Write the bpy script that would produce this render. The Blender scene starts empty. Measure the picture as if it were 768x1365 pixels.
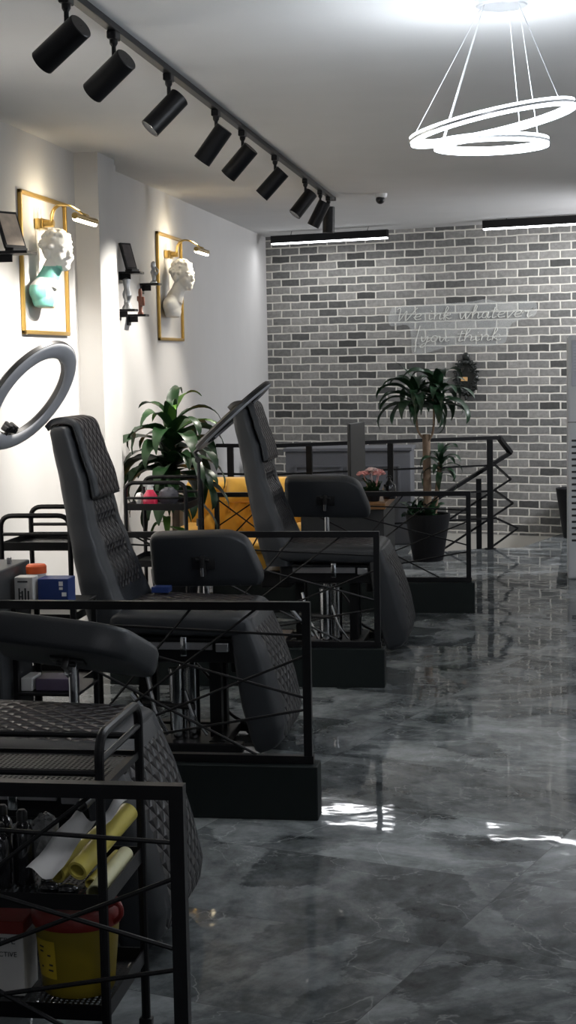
import bpy, bmesh, math, random
from mathutils import Vector, Matrix, Euler
random.seed(7)
PI = math.pi
sc = bpy.context.scene
COL = sc.collection
V = Vector

# ------------------------------------------------------------------ materials
MATS = {}
def mat(name, col, rough=0.5, metal=0.0, noise=0.0, nscale=30.0, bump=0.0, bscale=60.0, emit=0.0, ecol=None, spec=0.5,
        trans=0.0, coat=0.0, sheen=0.0, alpha=1.0):
    m = bpy.data.materials.new(name); m.use_nodes = True
    nt = m.node_tree; b = nt.nodes['Principled BSDF']
    c = (col[0], col[1], col[2], 1)
    b.inputs['Base Color'].default_value = c
    b.inputs['Roughness'].default_value = rough
    b.inputs['Metallic'].default_value = metal
    b.inputs['Specular IOR Level'].default_value = spec
    b.inputs['Transmission Weight'].default_value = trans
    b.inputs['Coat Weight'].default_value = coat
    b.inputs['Sheen Weight'].default_value = sheen
    b.inputs['Alpha'].default_value = alpha
    if emit:
        e = ecol or col
        b.inputs['Emission Color'].default_value = (e[0], e[1], e[2], 1)
        b.inputs['Emission Strength'].default_value = emit
    tc = nt.nodes.new('ShaderNodeTexCoord')
    if noise:
        n = nt.nodes.new('ShaderNodeTexNoise'); n.inputs['Scale'].default_value = nscale; n.inputs['Detail'].default_value = 5
        nt.links.new(tc.outputs['Object'], n.inputs['Vector'])
        r = nt.nodes.new('ShaderNodeMix'); r.data_type = 'RGBA'
        r.inputs[6].default_value = tuple(max(0, x*(1-noise)) for x in col)+(1,)
        r.inputs[7].default_value = tuple(min(1, x*(1+noise)) for x in col)+(1,)
        nt.links.new(n.outputs['Fac'], r.inputs[0]); nt.links.new(r.outputs[2], b.inputs['Base Color'])
    if bump:
        n2 = nt.nodes.new('ShaderNodeTexNoise'); n2.inputs['Scale'].default_value = bscale; n2.inputs['Detail'].default_value = 4
        nt.links.new(tc.outputs['Object'], n2.inputs['Vector'])
        bp = nt.nodes.new('ShaderNodeBump'); bp.inputs['Strength'].default_value = bump; bp.inputs['Distance'].default_value = 0.01
        nt.links.new(n2.outputs['Fac'], bp.inputs['Height']); nt.links.new(bp.outputs['Normal'], b.inputs['Normal'])
    MATS[name] = m
    return m

M_black_metal = mat('black_powder_coat', (.005,.005,.006), .38, .0, spec=.28, noise=.3, bump=.05, bscale=300)
M_plinth = mat('plinth_paint', (.0075,.0115,.0112), .55, spec=.25, noise=.2, bump=.03, bscale=150)
M_leather = mat('charcoal_leather', (.019,.0215,.0255), .42, noise=.25, nscale=8, bump=.12, bscale=420)
M_pipe = mat('black_piping', (.006,.006,.006), .4, noise=.2)
M_chrome = mat('chrome', (.75,.76,.78), .12, 1.0, noise=.05)
M_steel = mat('brushed_steel', (.5,.5,.52), .3, 1.0, noise=.1, nscale=80)
M_dark = mat('dark_plastic', (.012,.012,.013), .38, noise=.2)
M_brass = mat('brass', (.62,.43,.15), .28, 1.0, noise=.1, nscale=60)
M_gold_frame = mat('gold_frame_paint', (.52,.33,.09), .35, .75, noise=.12, nscale=40)
M_plaster = mat('white_plaster', (.78,.77,.74), .6, noise=.06, nscale=25, bump=.1, bscale=60)
M_green_paint = mat('mint_paint', (.20,.52,.44), .5, noise=.12, nscale=30)
M_yellow_paint = mat('yellow_paint', (.75,.62,.12), .5, noise=.1)
M_grey_panel = mat('grey_cabinet_paint', (.13,.135,.15), .5, noise=.08, nscale=12)
M_darkgrey = mat('dark_grey_cabinet', (.028,.030,.033), .5, noise=.15)
M_wood = mat('warm_wood', (.30,.15,.055), .4, noise=.35, nscale=6)
M_yellow = mat('mustard_velvet', (.62,.33,.028), .75, noise=.2, nscale=12, bump=.1, bscale=40, sheen=.3)
M_pot = mat('black_pot', (.006,.006,.008), .5, spec=.3, noise=.25, bump=.08, bscale=80)
M_soil = mat('soil', (.02,.013,.008), .95, noise=.4, nscale=60, bump=.6, bscale=80)
M_leaf = mat('dracaena_leaf', (.014,.048,.014), .38, noise=.45, nscale=7, bump=.1, bscale=40)
M_leaf_l = mat('light_leaf', (.085,.19,.03), .45, noise=.35, nscale=7)
M_leaf_d = mat('dark_leaf', (.012,.040,.016), .4, noise=.45, nscale=7)
M_cane = mat('cane_bark', (.20,.14,.095), .85, noise=.35, nscale=25, bump=.5, bscale=50)
M_white_pl = mat('white_plastic', (.72,.73,.74), .35, noise=.03)
M_ac = mat('air_conditioner_white', (.62,.64,.66), .4, noise=.03)
M_acdark = mat('air_conditioner_slot', (.02,.02,.022), .5, noise=.1)
M_acpanel = mat('air_conditioner_panel', (.50,.52,.58), .2, noise=.05)
M_ringw = mat('ring_diffuser', (.50,.51,.54), .45, noise=.05)
M_lens = mat('spot_lens', (1,.97,.9), .4, emit=9.0, ecol=(1,.96,.88), noise=.01)
M_led = mat('led_strip', (1,1,1), .4, emit=10.0, ecol=(.95,.97,1), noise=.01)
M_chand = mat('ring_led', (1,1,1), .4, emit=11.0, ecol=(.86,.93,1), noise=.01)
M_chandrim = mat('ring_rim', (.75,.76,.78), .3, .6, noise=.05)
M_piclamp = mat('picture_lamp_led', (1,.93,.75), .4, emit=10.0, ecol=(1,.88,.62), noise=.01)
M_cord = mat('clear_cord', (.75,.76,.78), .35, noise=.05)
M_tube_off = mat('neon_tube_unlit', (.62,.62,.58), .25, noise=.06)
M_acrylic = mat('clear_acrylic', (.8,.83,.82), .12, noise=.01, alpha=.16)
M_orn = mat('black_carved_resin', (.012,.015,.013), .36, noise=.3, nscale=40, bump=.3, bscale=70)
M_tan = mat('tan_plate', (.72,.42,.17), .4, noise=.08)
M_orange = mat('orange_cap', (.62,.09,.015), .5, noise=.1)
M_boxw = mat('white_carton', (.50,.49,.47), .6, noise=.05)
M_blue = mat('blue_carton', (.012,.035,.16), .45, noise=.15)
M_ink = mat('black_print', (.02,.02,.022), .6, noise=.1)
M_redlid = mat('red_lid', (.20,.016,.012), .4, noise=.12)
M_binyel = mat('yellow_bin', (.24,.18,.014), .4, noise=.12, nscale=10)
M_label = mat('yellow_sticker', (.50,.36,.02), .5, noise=.05)
M_roll = mat('yellow_film_roll', (.66,.56,.12), .35, noise=.2, nscale=14)
M_cream = mat('cream_roll', (.62,.60,.36), .4, noise=.12)
M_paper = mat('white_paper', (.80,.79,.78), .7, noise=.04)
M_bglass = mat('dark_glass', (.012,.012,.014), .08, noise=.2, coat=.5)
M_cling = mat('crumpled_clear_film', (.22,.22,.22), .15, noise=.5, nscale=30, bump=.8, bscale=35)
M_pink = mat('pink_liquid', (.55,.03,.08), .15, noise=.15, coat=.5)
M_cloth = mat('grey_cloth', (.10,.10,.12), .8, noise=.25)
M_petal = mat('pink_petals', (.80,.36,.33), .6, noise=.2, nscale=50)
M_petalw = mat('pale_petals', (.85,.62,.58), .6, noise=.15, nscale=50)
M_silver = mat('silver_ornament', (.55,.55,.55), .3, .9, noise=.2)
M_figwood = mat('brown_figure', (.17,.055,.03), .4, noise=.3)
M_print = mat('plaque_print', (.55,.45,.36), .4, noise=.5, nscale=16)
M_printd = mat('plaque_dark_print', (.11,.10,.10), .35, noise=.5, nscale=16)
M_screen = mat('monitor_back', (.014,.015,.016), .4, noise=.2)
M_purple = mat('violet_carton', (.10,.075,.13), .5, noise=.2)
M_white_trim = mat('stairwell_plaster', (.60,.58,.53), .7, noise=.06, nscale=8)
M_cctv = mat('cctv_white', (.7,.7,.7), .35, noise=.03)

def wall_mat(name, col):
    return mat(name, col, .75, noise=.05, nscale=3, bump=.05, bscale=180)
M_wall = wall_mat('grey_wall_paint', (.56,.55,.54))
M_ceil = wall_mat('ceiling_paint', (.66,.66,.66))

def nd(nt, t, **kw):
    n = nt.nodes.new(t)
    for k, v in kw.items(): setattr(n, k, v)
    return n
BE = 0.32188288            # brick wall and floor tiles are skewed by this angle to the long left wall

def floor_mat():
    m = bpy.data.materials.new('marble_tiles'); m.use_nodes = True; nt = m.node_tree; L = nt.links.new
    b = nt.nodes['Principled BSDF']
    tc = nd(nt, 'ShaderNodeTexCoord')
    mp = nd(nt, 'ShaderNodeMapping'); mp.inputs['Rotation'].default_value = (0, 0, BE)
    L(tc.outputs['Object'], mp.inputs['Vector'])
    sep = nd(nt, 'ShaderNodeSeparateXYZ'); L(mp.outputs['Vector'], sep.inputs[0])
    def math_(op, a, bb=None, c=None):
        n = nd(nt, 'ShaderNodeMath', operation=op)
        for i, x in enumerate((a, bb, c)):
            if x is None: continue
            if isinstance(x, (int, float)): n.inputs[i].default_value = x
            else: L(x, n.inputs[i])
        return n.outputs[0]
    uu = math_('DIVIDE', math_('ADD', sep.outputs[0], 1.64+24.0), 1.2)
    vv = math_('DIVIDE', math_('ADD', sep.outputs[1], -5.31+31.0), 0.62)
    fu, fv = math_('FRACT', uu), math_('FRACT', vv)
    iu, iv = math_('FLOOR', uu), math_('FLOOR', vv)
    du = math_('MULTIPLY', math_('MINIMUM', fu, math_('SUBTRACT', 1.0, fu)), 1.2)
    dv = math_('MULTIPLY', math_('MINIMUM', fv, math_('SUBTRACT', 1.0, fv)), 0.62)
    dj = math_('MINIMUM', du, dv)
    joint = math_('LESS_THAN', dj, 0.0012)
    cid = nd(nt, 'ShaderNodeCombineXYZ'); L(iu, cid.inputs[0]); L(iv, cid.inputs[1])
    wn = nd(nt, 'ShaderNodeTexWhiteNoise', noise_dimensions='3D'); L(cid.outputs[0], wn.inputs['Vector'])
    off = nd(nt, 'ShaderNodeVectorMath', operation='SCALE'); off.inputs['Scale'].default_value = 37.0
    L(wn.outputs['Color'], off.inputs[0])
    vec = nd(nt, 'ShaderNodeVectorMath', operation='ADD'); L(mp.outputs['Vector'], vec.inputs[0]); L(off.outputs[0], vec.inputs[1])
    # per-tile rotation of the veins
    rot = nd(nt, 'ShaderNodeVectorRotate', rotation_type='Z_AXIS'); L(vec.outputs[0], rot.inputs['Vector'])
    L(math_('MULTIPLY', wn.outputs['Value'], 6.28), rot.inputs['Angle'])
    st = nd(nt, 'ShaderNodeMapping'); st.inputs['Scale'].default_value = (1.0, 1.7, 1.0); L(rot.outputs[0], st.inputs['Vector'])
    n1 = nd(nt, 'ShaderNodeTexNoise'); n1.inputs['Scale'].default_value = 2.6; n1.inputs['Detail'].default_value = 10; n1.inputs['Roughness'].default_value = .66; n1.inputs['Distortion'].default_value = .35
    L(st.outputs[0], n1.inputs['Vector'])
    n3 = nd(nt, 'ShaderNodeTexNoise'); n3.inputs['Scale'].default_value = 13; n3.inputs['Detail'].default_value = 10; n3.inputs['Roughness'].default_value = .7
    L(rot.outputs[0], n3.inputs['Vector'])
    dv_ = nd(nt, 'ShaderNodeVectorMath', operation='SCALE'); L(n3.outputs['Color'], dv_.inputs[0]); dv_.inputs['Scale'].default_value = .22
    da_ = nd(nt, 'ShaderNodeVectorMath', operation='ADD'); L(st.outputs[0], da_.inputs[0]); L(dv_.outputs[0], da_.inputs[1])
    vo = nd(nt, 'ShaderNodeTexVoronoi', feature='SMOOTH_F1'); vo.inputs['Scale'].default_value = 3.0; vo.inputs['Smoothness'].default_value = .12; L(da_.outputs[0], vo.inputs['Vector'])
    vs_ = nd(nt, 'ShaderNodeSeparateColor'); L(vo.outputs['Color'], vs_.inputs[0])
    mixv = math_('ADD', math_('ADD', math_('MULTIPLY', n1.outputs['Fac'], .60), math_('MULTIPLY', vs_.outputs[0], .16)), math_('MULTIPLY', n3.outputs['Fac'], .30))
    cr = nd(nt, 'ShaderNodeValToRGB'); L(mixv, cr.inputs['Fac'])
    e = cr.color_ramp.elements
    e[0].position = .36; e[0].color = (.027,.031,.033,1)
    e[1].position = .72; e[1].color = (.31,.328,.333,1)
    k = e.new(.5); k.color = (.102,.112,.115,1)
    # thin pale veins
    w = nd(nt, 'ShaderNodeTexNoise'); w.inputs['Scale'].default_value = 1.7; w.inputs['Detail'].default_value = 6; w.inputs['Distortion'].default_value = .7
    L(rot.outputs[0], w.inputs['Vector'])
    ve = math_('ABSOLUTE', math_('SUBTRACT', w.outputs['Fac'], .5))
    vm = math_('SUBTRACT', 1.0, math_('MINIMUM', math_('DIVIDE', ve, .0045), 1.0))
    vm2 = math_('MULTIPLY', vm, math_('MULTIPLY', n3.outputs['Fac'], .62))
    mx = nd(nt, 'ShaderNodeMix', data_type='RGBA'); L(vm2, mx.inputs[0]); L(cr.outputs[0], mx.inputs[6]); mx.inputs[7].default_value = (.50,.52,.52,1)
    # per tile brightness
    br = math_('MULTIPLY_ADD', wn.outputs['Value'], .5, .78)
    sc_ = nd(nt, 'ShaderNodeVectorMath', operation='SCALE'); L(mx.outputs[2], sc_.inputs[0]); L(br, sc_.inputs['Scale'])
    mj = nd(nt, 'ShaderNodeMix', data_type='RGBA'); L(joint, mj.inputs[0]); L(sc_.outputs[0], mj.inputs[6]); mj.inputs[7].default_value = (.035,.038,.04,1)
    L(mj.outputs[2], b.inputs['Base Color'])
    rr = math_('MULTIPLY_ADD', n1.outputs['Fac'], .04, .015)
    L(math_('MAXIMUM', rr, math_('MULTIPLY', joint, .5)), b.inputs['Roughness'])
    b.inputs['Specular IOR Level'].default_value = .14
    bn = nd(nt, 'ShaderNodeTexNoise'); bn.inputs['Scale'].default_value = 3.0; bn.inputs['Detail'].default_value = 3
    L(mp.outputs['Vector'], bn.inputs['Vector'])
    bp = nd(nt, 'ShaderNodeBump'); bp.inputs['Strength'].default_value = .09; bp.inputs['Distance'].default_value = .02
    L(bn.outputs['Fac'], bp.inputs['Height']); L(bp.outputs['Normal'], b.inputs['Normal'])
    return m

def brick_mat():
    m = bpy.data.materials.new('grey_brick'); m.use_nodes = True; nt = m.node_tree; L = nt.links.new
    b = nt.nodes['Principled BSDF']
    tc = nd(nt, 'ShaderNodeTexCoord')
    sep = nd(nt, 'ShaderNodeSeparateXYZ'); L(tc.outputs['Object'], sep.inputs[0])
    # wobble the courses a little
    wob = nd(nt, 'ShaderNodeTexNoise'); wob.inputs['Scale'].default_value = 9; wob.inputs['Detail'].default_value = 2
    L(tc.outputs['Object'], wob.inputs['Vector'])
    wv = nd(nt, 'ShaderNodeVectorMath', operation='SUBTRACT'); L(wob.outputs['Color'], wv.inputs[0]); wv.inputs[1].default_value = (.5,.5,.5)
    ws = nd(nt, 'ShaderNodeVectorMath', operation='SCALE'); L(wv.outputs[0], ws.inputs[0]); ws.inputs['Scale'].default_value = .014
    cb = nd(nt, 'ShaderNodeCombineXYZ'); L(sep.outputs[0], cb.inputs[0]); L(sep.outputs[2], cb.inputs[1])
    ad = nd(nt, 'ShaderNodeVectorMath', operation='ADD'); L(cb.outputs[0], ad.inputs[0]); L(ws.outputs[0], ad.inputs[1])
    bt = nd(nt, 'ShaderNodeTexBrick'); L(ad.outputs[0], bt.inputs['Vector'])
    bt.inputs['Scale'].default_value = 1.0
    bt.inputs['Brick Width'].default_value = .205; bt.inputs['Row Height'].default_value = .0765
    bt.inputs['Mortar Size'].default_value = .0095; bt.inputs['Mortar Smooth'].default_value = .55
    bt.inputs['Color1'].default_value = (0,0,0,1); bt.inputs['Color2'].default_value = (1,1,1,1); bt.inputs['Mortar'].default_value = (.5,.5,.5,1)
    bt.offset = .5
    cr = nd(nt, 'ShaderNodeValToRGB'); L(bt.outputs['Color'], cr.inputs['Fac'])
    e = cr.color_ramp.elements
    e[0].position = 0.0; e[0].color = (.05,.05,.048,1)
    e[1].position = 1.0; e[1].color = (.29,.282,.265,1)
    e.new(.16).color = (.12,.12,.116,1); e.new(.5).color = (.20,.197,.188,1)
    n = nd(nt, 'ShaderNodeTexNoise'); n.inputs['Scale'].default_value = 24; n.inputs['Detail'].default_value = 8; n.inputs['Roughness'].default_value = .7
    L(tc.outputs['Object'], n.inputs['Vector'])
    nr = nd(nt, 'ShaderNodeMapRange'); L(n.outputs['Fac'], nr.inputs[0]); nr.inputs[1].default_value = .3; nr.inputs[2].default_value = .7; nr.inputs[3].default_value = .72; nr.inputs[4].default_value = 1.28
    sc_ = nd(nt, 'ShaderNodeVectorMath', operation='SCALE'); L(cr.outputs[0], sc_.inputs[0]); L(nr.outputs[0], sc_.inputs['Scale'])
    mx = nd(nt, 'ShaderNodeMix', data_type='RGBA'); L(bt.outputs['Fac'], mx.inputs[0]); L(sc_.outputs[0], mx.inputs[6]); mx.inputs[7].default_value = (.70,.675,.61,1)
    L(mx.outputs[2], b.inputs['Base Color'])
    b.inputs['Roughness'].default_value = .85
    inv = nd(nt, 'ShaderNodeMath', operation='SUBTRACT'); inv.inputs[0].default_value = 1.0; L(bt.outputs['Fac'], inv.inputs[1])
    mm = nd(nt, 'ShaderNodeMath', operation='MULTIPLY_ADD'); L(n.outputs['Fac'], mm.inputs[0]); mm.inputs[1].default_value = .35; L(inv.outputs[0], mm.inputs[2])
    bp = nd(nt, 'ShaderNodeBump'); bp.inputs['Strength'].default_value = .7; bp.inputs['Distance'].default_value = .01
    L(mm.outputs[0], bp.inputs['Height']); L(bp.outputs['Normal'], b.inputs['Normal'])
    return m
def quilt_mat(name, ax, pitch, col, tall=1.0):
    m = bpy.data.materials.new(name); m.use_nodes = True; nt = m.node_tree; L = nt.links.new
    b = nt.nodes['Principled BSDF']; tc = nd(nt, 'ShaderNodeTexCoord'); sep = nd(nt, 'ShaderNodeSeparateXYZ'); L(tc.outputs['Object'], sep.inputs[0])
    def M_(op, a, bb=None):
        n = nd(nt, 'ShaderNodeMath', operation=op)
        for i, x in enumerate((a, bb)):
            if x is None: continue
            if isinstance(x, (int, float)): n.inputs[i].default_value = x
            else: L(x, n.inputs[i])
        return n.outputs[0]
    u = M_('DIVIDE', sep.outputs[1], pitch); v = M_('DIVIDE', sep.outputs[ax], pitch*tall)
    def dist(x): return M_('ABSOLUTE', M_('SUBTRACT', M_('FRACT', x), .5))
    g = M_('SUBTRACT', .5, M_('MAXIMUM', dist(M_('ADD', u, v)), dist(M_('SUBTRACT', u, v))))   # 0 on the seams
    ht = M_('POWER', M_('MINIMUM', M_('MULTIPLY', g, 2.6), 1.0), .55)
    seam = M_('LESS_THAN', g, .035)
    mx = nd(nt, 'ShaderNodeMix', data_type='RGBA'); L(seam, mx.inputs[0]); mx.inputs[6].default_value = col+(1,); mx.inputs[7].default_value = tuple(c*.35 for c in col)+(1,)
    L(mx.outputs[2], b.inputs['Base Color']); b.inputs['Roughness'].default_value = .40
    bp = nd(nt, 'ShaderNodeBump'); bp.inputs['Strength'].default_value = 1.0; bp.inputs['Distance'].default_value = .012
    L(ht, bp.inputs['Height']); L(bp.outputs['Normal'], b.inputs['Normal'])
    return m
M_floor = floor_mat(); M_brick = brick_mat()
QC = (.026,.0205,.0215)
M_quilt = quilt_mat('quilted_leather_head', 2, .062, QC, .95)
M_quilt_b = quilt_mat('quilted_leather_back', 2, .052, (.023,.0205,.0225), 1.0)
M_quilt_s = quilt_mat('quilted_leather_seat', 0, .062, QC, 1.0)
M_quilt_f = quilt_mat('quilted_leather_footrest', 2, .060, (.026,.0235,.0245), 1.0)
def second_mat(o, m, test):
    o.data.materials.append(m)
    for p in o.data.polygons:
        if test(p.center, p.normal): p.material_index = 1
    return o

# ------------------------------------------------------------------ mesh helpers
def link(name, me, m, parent=None):
    o = bpy.data.objects.new(name, me); COL.objects.link(o)
    if m is not None and not me.materials:
        me.materials.append(m)
    if parent is not None: o.parent = parent
    return o
def obj(name, bm, m, parent=None, smooth=True, ang=35, world=True):
    """link a bmesh as one object; world=True: coordinates are scene coordinates, shifted to the (unrotated) root"""
    bmesh.ops.recalc_face_normals(bm, faces=bm.faces)
    if parent is not None and world:
        r = parent
        while r.parent is not None: r = r.parent
        bmesh.ops.translate(bm, verts=bm.verts, vec=-V(r.location))
    me = bpy.data.meshes.new(name); bm.to_mesh(me); bm.free()
    if smooth:
        me.polygons.foreach_set('use_smooth', [True]*len(me.polygons))
        try: me.set_sharp_from_angle(angle=math.radians(ang))
        except Exception: pass
    return link(name, me, m, parent)
def thing(name, label, cat, loc=(0,0,0), rotz=0, group=None):
    o = bpy.data.objects.new(name, None); COL.objects.link(o); o.location = loc; o.rotation_euler = (0,0,rotz)
    o.empty_display_size = .05
    return tag(o, label, cat, group)
def tag(o, label, cat, group=None):
    o['label'] = label; o['category'] = cat
    if group: o['group'] = group
    return o
def struct(name, bm, m, label=None, parent=None):
    o = obj(name, bm, m, parent, smooth=False); o['kind'] = 'structure'
    if label: o['label'] = label
    return o
def one(name, bm, m, label, cat, group=None, loc=None, **kw):
    """a thing that is a single mesh (scene coordinates), origin moved to loc"""
    if loc is not None: bmesh.ops.translate(bm, verts=bm.verts, vec=-V(loc))
    o = obj(name, bm, m, **kw)
    if loc is not None: o.location = loc
    return tag(o, label, cat, group)
def copy_tree(o, parent=None):
    c = o.copy(); COL.objects.link(c)
    if parent is not None: c.parent = parent
    for ch in list(o.children): copy_tree(ch, c)
    return c
BM = bmesh.new
def box(bm, lo, hi, bev=0.0, seg=2, M=None):
    r = bmesh.ops.create_cube(bm, size=1.0); vs = r['verts']
    for v in vs:
        v.co = V([lo[i] + (v.co[i]+.5)*(hi[i]-lo[i]) for i in range(3)])
    if bev > 0:
        es = list({e for v in vs for e in v.link_edges})
        g = bmesh.ops.bevel(bm, geom=es, offset=bev, segments=seg, affect='EDGES', profile=.5)
        vs = list({v for f in g['faces'] for v in f.verts} | {v for v in vs if v.is_valid})
    if M is not None:
        bmesh.ops.transform(bm, matrix=M, verts=vs)
    return bm
def loft(bm, rings, cap=True, closed_u=True):
    R = [[bm.verts.new(p) for p in r] for r in rings]
    n = len(rings[0])
    for a, b in zip(R[:-1], R[1:]):
        for i in range(n if closed_u else n-1):
            j = (i+1) % n
            try: bm.faces.new((a[i], a[j], b[j], b[i]))
            except ValueError: pass
    if cap:
        for r, s in ((R[0], -1), (R[-1], 1)):
            try: bm.faces.new(r if s > 0 else r[::-1])
            except ValueError: pass
    return R
def tube(bm, pts, r, n=8, sq=None, closed=False, up=None, cap=True):
    """sweep a round (or sq=(w,h) rectangular) section along pts; r may be a list"""
    P = [V(p) for p in pts]; k = len(P)
    T = []
    for i in range(k):
        if closed: t = (P[(i+1) % k]-P[i-1])
        elif i == 0: t = P[1]-P[0]
        elif i == k-1: t = P[-1]-P[-2]
        else: t = (P[i+1]-P[i]).normalized()+(P[i]-P[i-1]).normalized()
        T.append(t.normalized())
    u = V(up) if up else (V((0,0,1)) if abs(T[0].z) < .9 else V((0,1,0)))
    rings = []
    for i in range(k):
        t = T[i]
        s = t.cross(u)
        if s.length < 1e-6: s = t.cross(V((1,.01,0)))
        s.normalize(); w = s.cross(t).normalized(); u = w
        rr = r[i] if isinstance(r, (list, tuple)) else r
        if sq:
            f = 1.0
            if 0 < i < k-1 and not closed:
                c = max(.4, T[i].dot((P[i+1]-P[i]).normalized())); f = 1/c
            a, b = sq[0]/2, sq[1]/2
            rings.append([P[i]+s*x*a*f+w*y*b*(f if abs((P[min(i+1,k-1)]-P[i]).normalized().dot(w))>.05 else 1) for x, y in ((1,1),(-1,1),(-1,-1),(1,-1))])
        else:
            rings.append([P[i]+(s*math.cos(2*PI*j/n)+w*math.sin(2*PI*j/n))*rr for j in range(n)])
    if closed: rings.append(rings[0][:]); loft(bm, rings, cap=False); bmesh.ops.remove_doubles(bm, verts=bm.verts, dist=1e-6)
    else: loft(bm, rings, cap=cap)
    return bm
def bar(bm, a, b, w=.02, h=None, up=None):
    return tube(bm, [a, b], 0, sq=(w, h or w), up=up)
def cyl(bm, a, b, r, r2=None, n=24):
    return tube(bm, [a, b], [r, r if r2 is None else r2], n=n)
def lathe(bm, prof, c=(0,0,0), n=32, sx=1, sy=1):
    c = V(c); rings = []
    for r, z in prof:
        rings.append([c+V((math.cos(2*PI*i/n)*max(r,1e-4)*sx, math.sin(2*PI*i/n)*max(r,1e-4)*sy, z)) for i in range(n)])
    loft(bm, rings); return bm
def smooth_path(pts, n=8, closed=False):
    P = [V(p) for p in pts]; k = len(P); out = []
    rng = k if closed else k-1
    for i in range(rng):
        p0 = P[(i-1) % k] if closed or i > 0 else P[0]*2-P[1]
        p1, p2 = P[i], P[(i+1) % k]
        p3 = P[(i+2) % k] if closed or i+2 < k else P[-1]*2-P[-2]
        for j in range(n):
            t = j/n
            out.append(.5*((2*p1)+(p2-p0)*t+(2*p0-5*p1+4*p2-p3)*t*t+(3*p1-p0-3*p2+p3)*t**3))
    if not closed: out.append(P[-1])
    return out
def rounded(pts, r, n=5, closed=False):
    """polyline with rounded corners"""
    P = [V(p) for p in pts]; out = []; k = len(P)
    for i in range(k):
        if not closed and i in (0, k-1): out.append(P[i]); continue
        a, b, c = P[i-1], P[i], P[(i+1) % k]
        d1, d2 = (a-b), (c-b); q = min(r, d1.length*.49, d2.length*.49)
        s, e = b+d1.normalized()*q, b+d2.normalized()*q
        for j in range(n+1):
            t = j/n; out.append(s*(1-t)**2+b*2*t*(1-t)+e*t*t)
    return out
def lerp_tab(tab, t):
    if t <= tab[0][0]: return tab[0][1:]
    for a, b in zip(tab[:-1], tab[1:]):
        if t <= b[0]:
            f = (t-a[0])/(b[0]-a[0]); f = f*f*(3-2*f)*.4+f*.6
            return [x+(y-x)*f for x, y in zip(a[1:], b[1:])]
    return tab[-1][1:]
def sgp(x, p): return math.copysign(abs(x)**p, x)
def quilt(u, v, s=.055, d=.006, w=.16):
    a, b = u/s+v/s*.8, u/s-v/s*.8
    g = min(abs(a-round(a)), abs(b-round(b)))
    return -d*math.exp(-(g/w)**2)
def ellipsoid(bm, c, r, n=16, m=10, M=None):
    mx = Matrix.Translation(V(c)) @ (M or Matrix.Identity(4)) @ Matrix.Diagonal((r[0], r[1], r[2], 1))
    nv = bm.verts.new; nf = bm.faces.new
    t, b = nv(mx @ V((0,0,1))), nv(mx @ V((0,0,-1)))
    R = [[nv(mx @ V((math.sin(PI*k/m)*math.cos(2*PI*i/n), math.sin(PI*k/m)*math.sin(2*PI*i/n), math.cos(PI*k/m)))) for i in range(n)] for k in range(1, m)]
    for i in range(n):
        j = (i+1) % n
        nf((t, R[0][i], R[0][j])); nf((b, R[-1][j], R[-1][i]))
        for k in range(m-2): nf((R[k][i], R[k+1][i], R[k+1][j], R[k][j]))
    return bm
def text_mesh(s, size, depth=.0004, shear=0):
    cu = bpy.data.curves.new('t', 'FONT'); cu.body = s; cu.size = size; cu.extrude = depth; cu.align_x = 'LEFT'; cu.shear = shear
    o = bpy.data.objects.new('t', cu); COL.objects.link(o)
    me = bpy.data.meshes.new_from_object(o.evaluated_get(bpy.context.evaluated_depsgraph_get()))
    bpy.data.objects.remove(o); bpy.data.curves.remove(cu)
    bm = BM(); bm.from_mesh(me); bpy.data.meshes.remove(me); return bm

# ------------------------------------------------------------------ camera
HC = 1.65
fpx, pitch, roll, yaw = 2139.33115, 0.0945240243, -0.0181926456, 0.153340237
F = V((-math.sin(yaw)*math.cos(pitch), math.cos(yaw)*math.cos(pitch), -math.sin(pitch)))
R0 = V((math.cos(yaw), math.sin(yaw), 0)); U0 = R0.cross(F)
Rr = R0*math.cos(roll)+U0*math.sin(roll); Ur = -R0*math.sin(roll)+U0*math.cos(roll)
cam = bpy.data.cameras.new('camera'); camo = bpy.data.objects.new('camera', cam); COL.objects.link(camo)
camo.matrix_world = Matrix(((Rr.x, Ur.x, -F.x, 0), (Rr.y, Ur.y, -F.y, 0), (Rr.z, Ur.z, -F.z, HC), (0,0,0,1)))
cam.sensor_fit = 'VERTICAL'; cam.sensor_height = 36.0; cam.lens = fpx/1365*36.0
cam.clip_start = .05; cam.clip_end = 100
sc.camera = camo

# ------------------------------------------------------------------ room shell
XW, CZ, XR, YB = -2.642, 2.87, 3.4, -3.0
PB = V((.239, 14.993, 0)); DB = V((math.cos(BE), -math.sin(BE), 0)); NB = V((math.sin(BE), math.cos(BE), 0))
def onB(x, off=0.0, z=0.0):
    """point on the brick wall's plane at scene x, moved off towards the room"""
    t = (x-PB.x)/DB.x
    return PB+DB*t-NB*off+V((0,0,z))
YL, YR = onB(XW).y, onB(XR).y
bm = BM()
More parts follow.
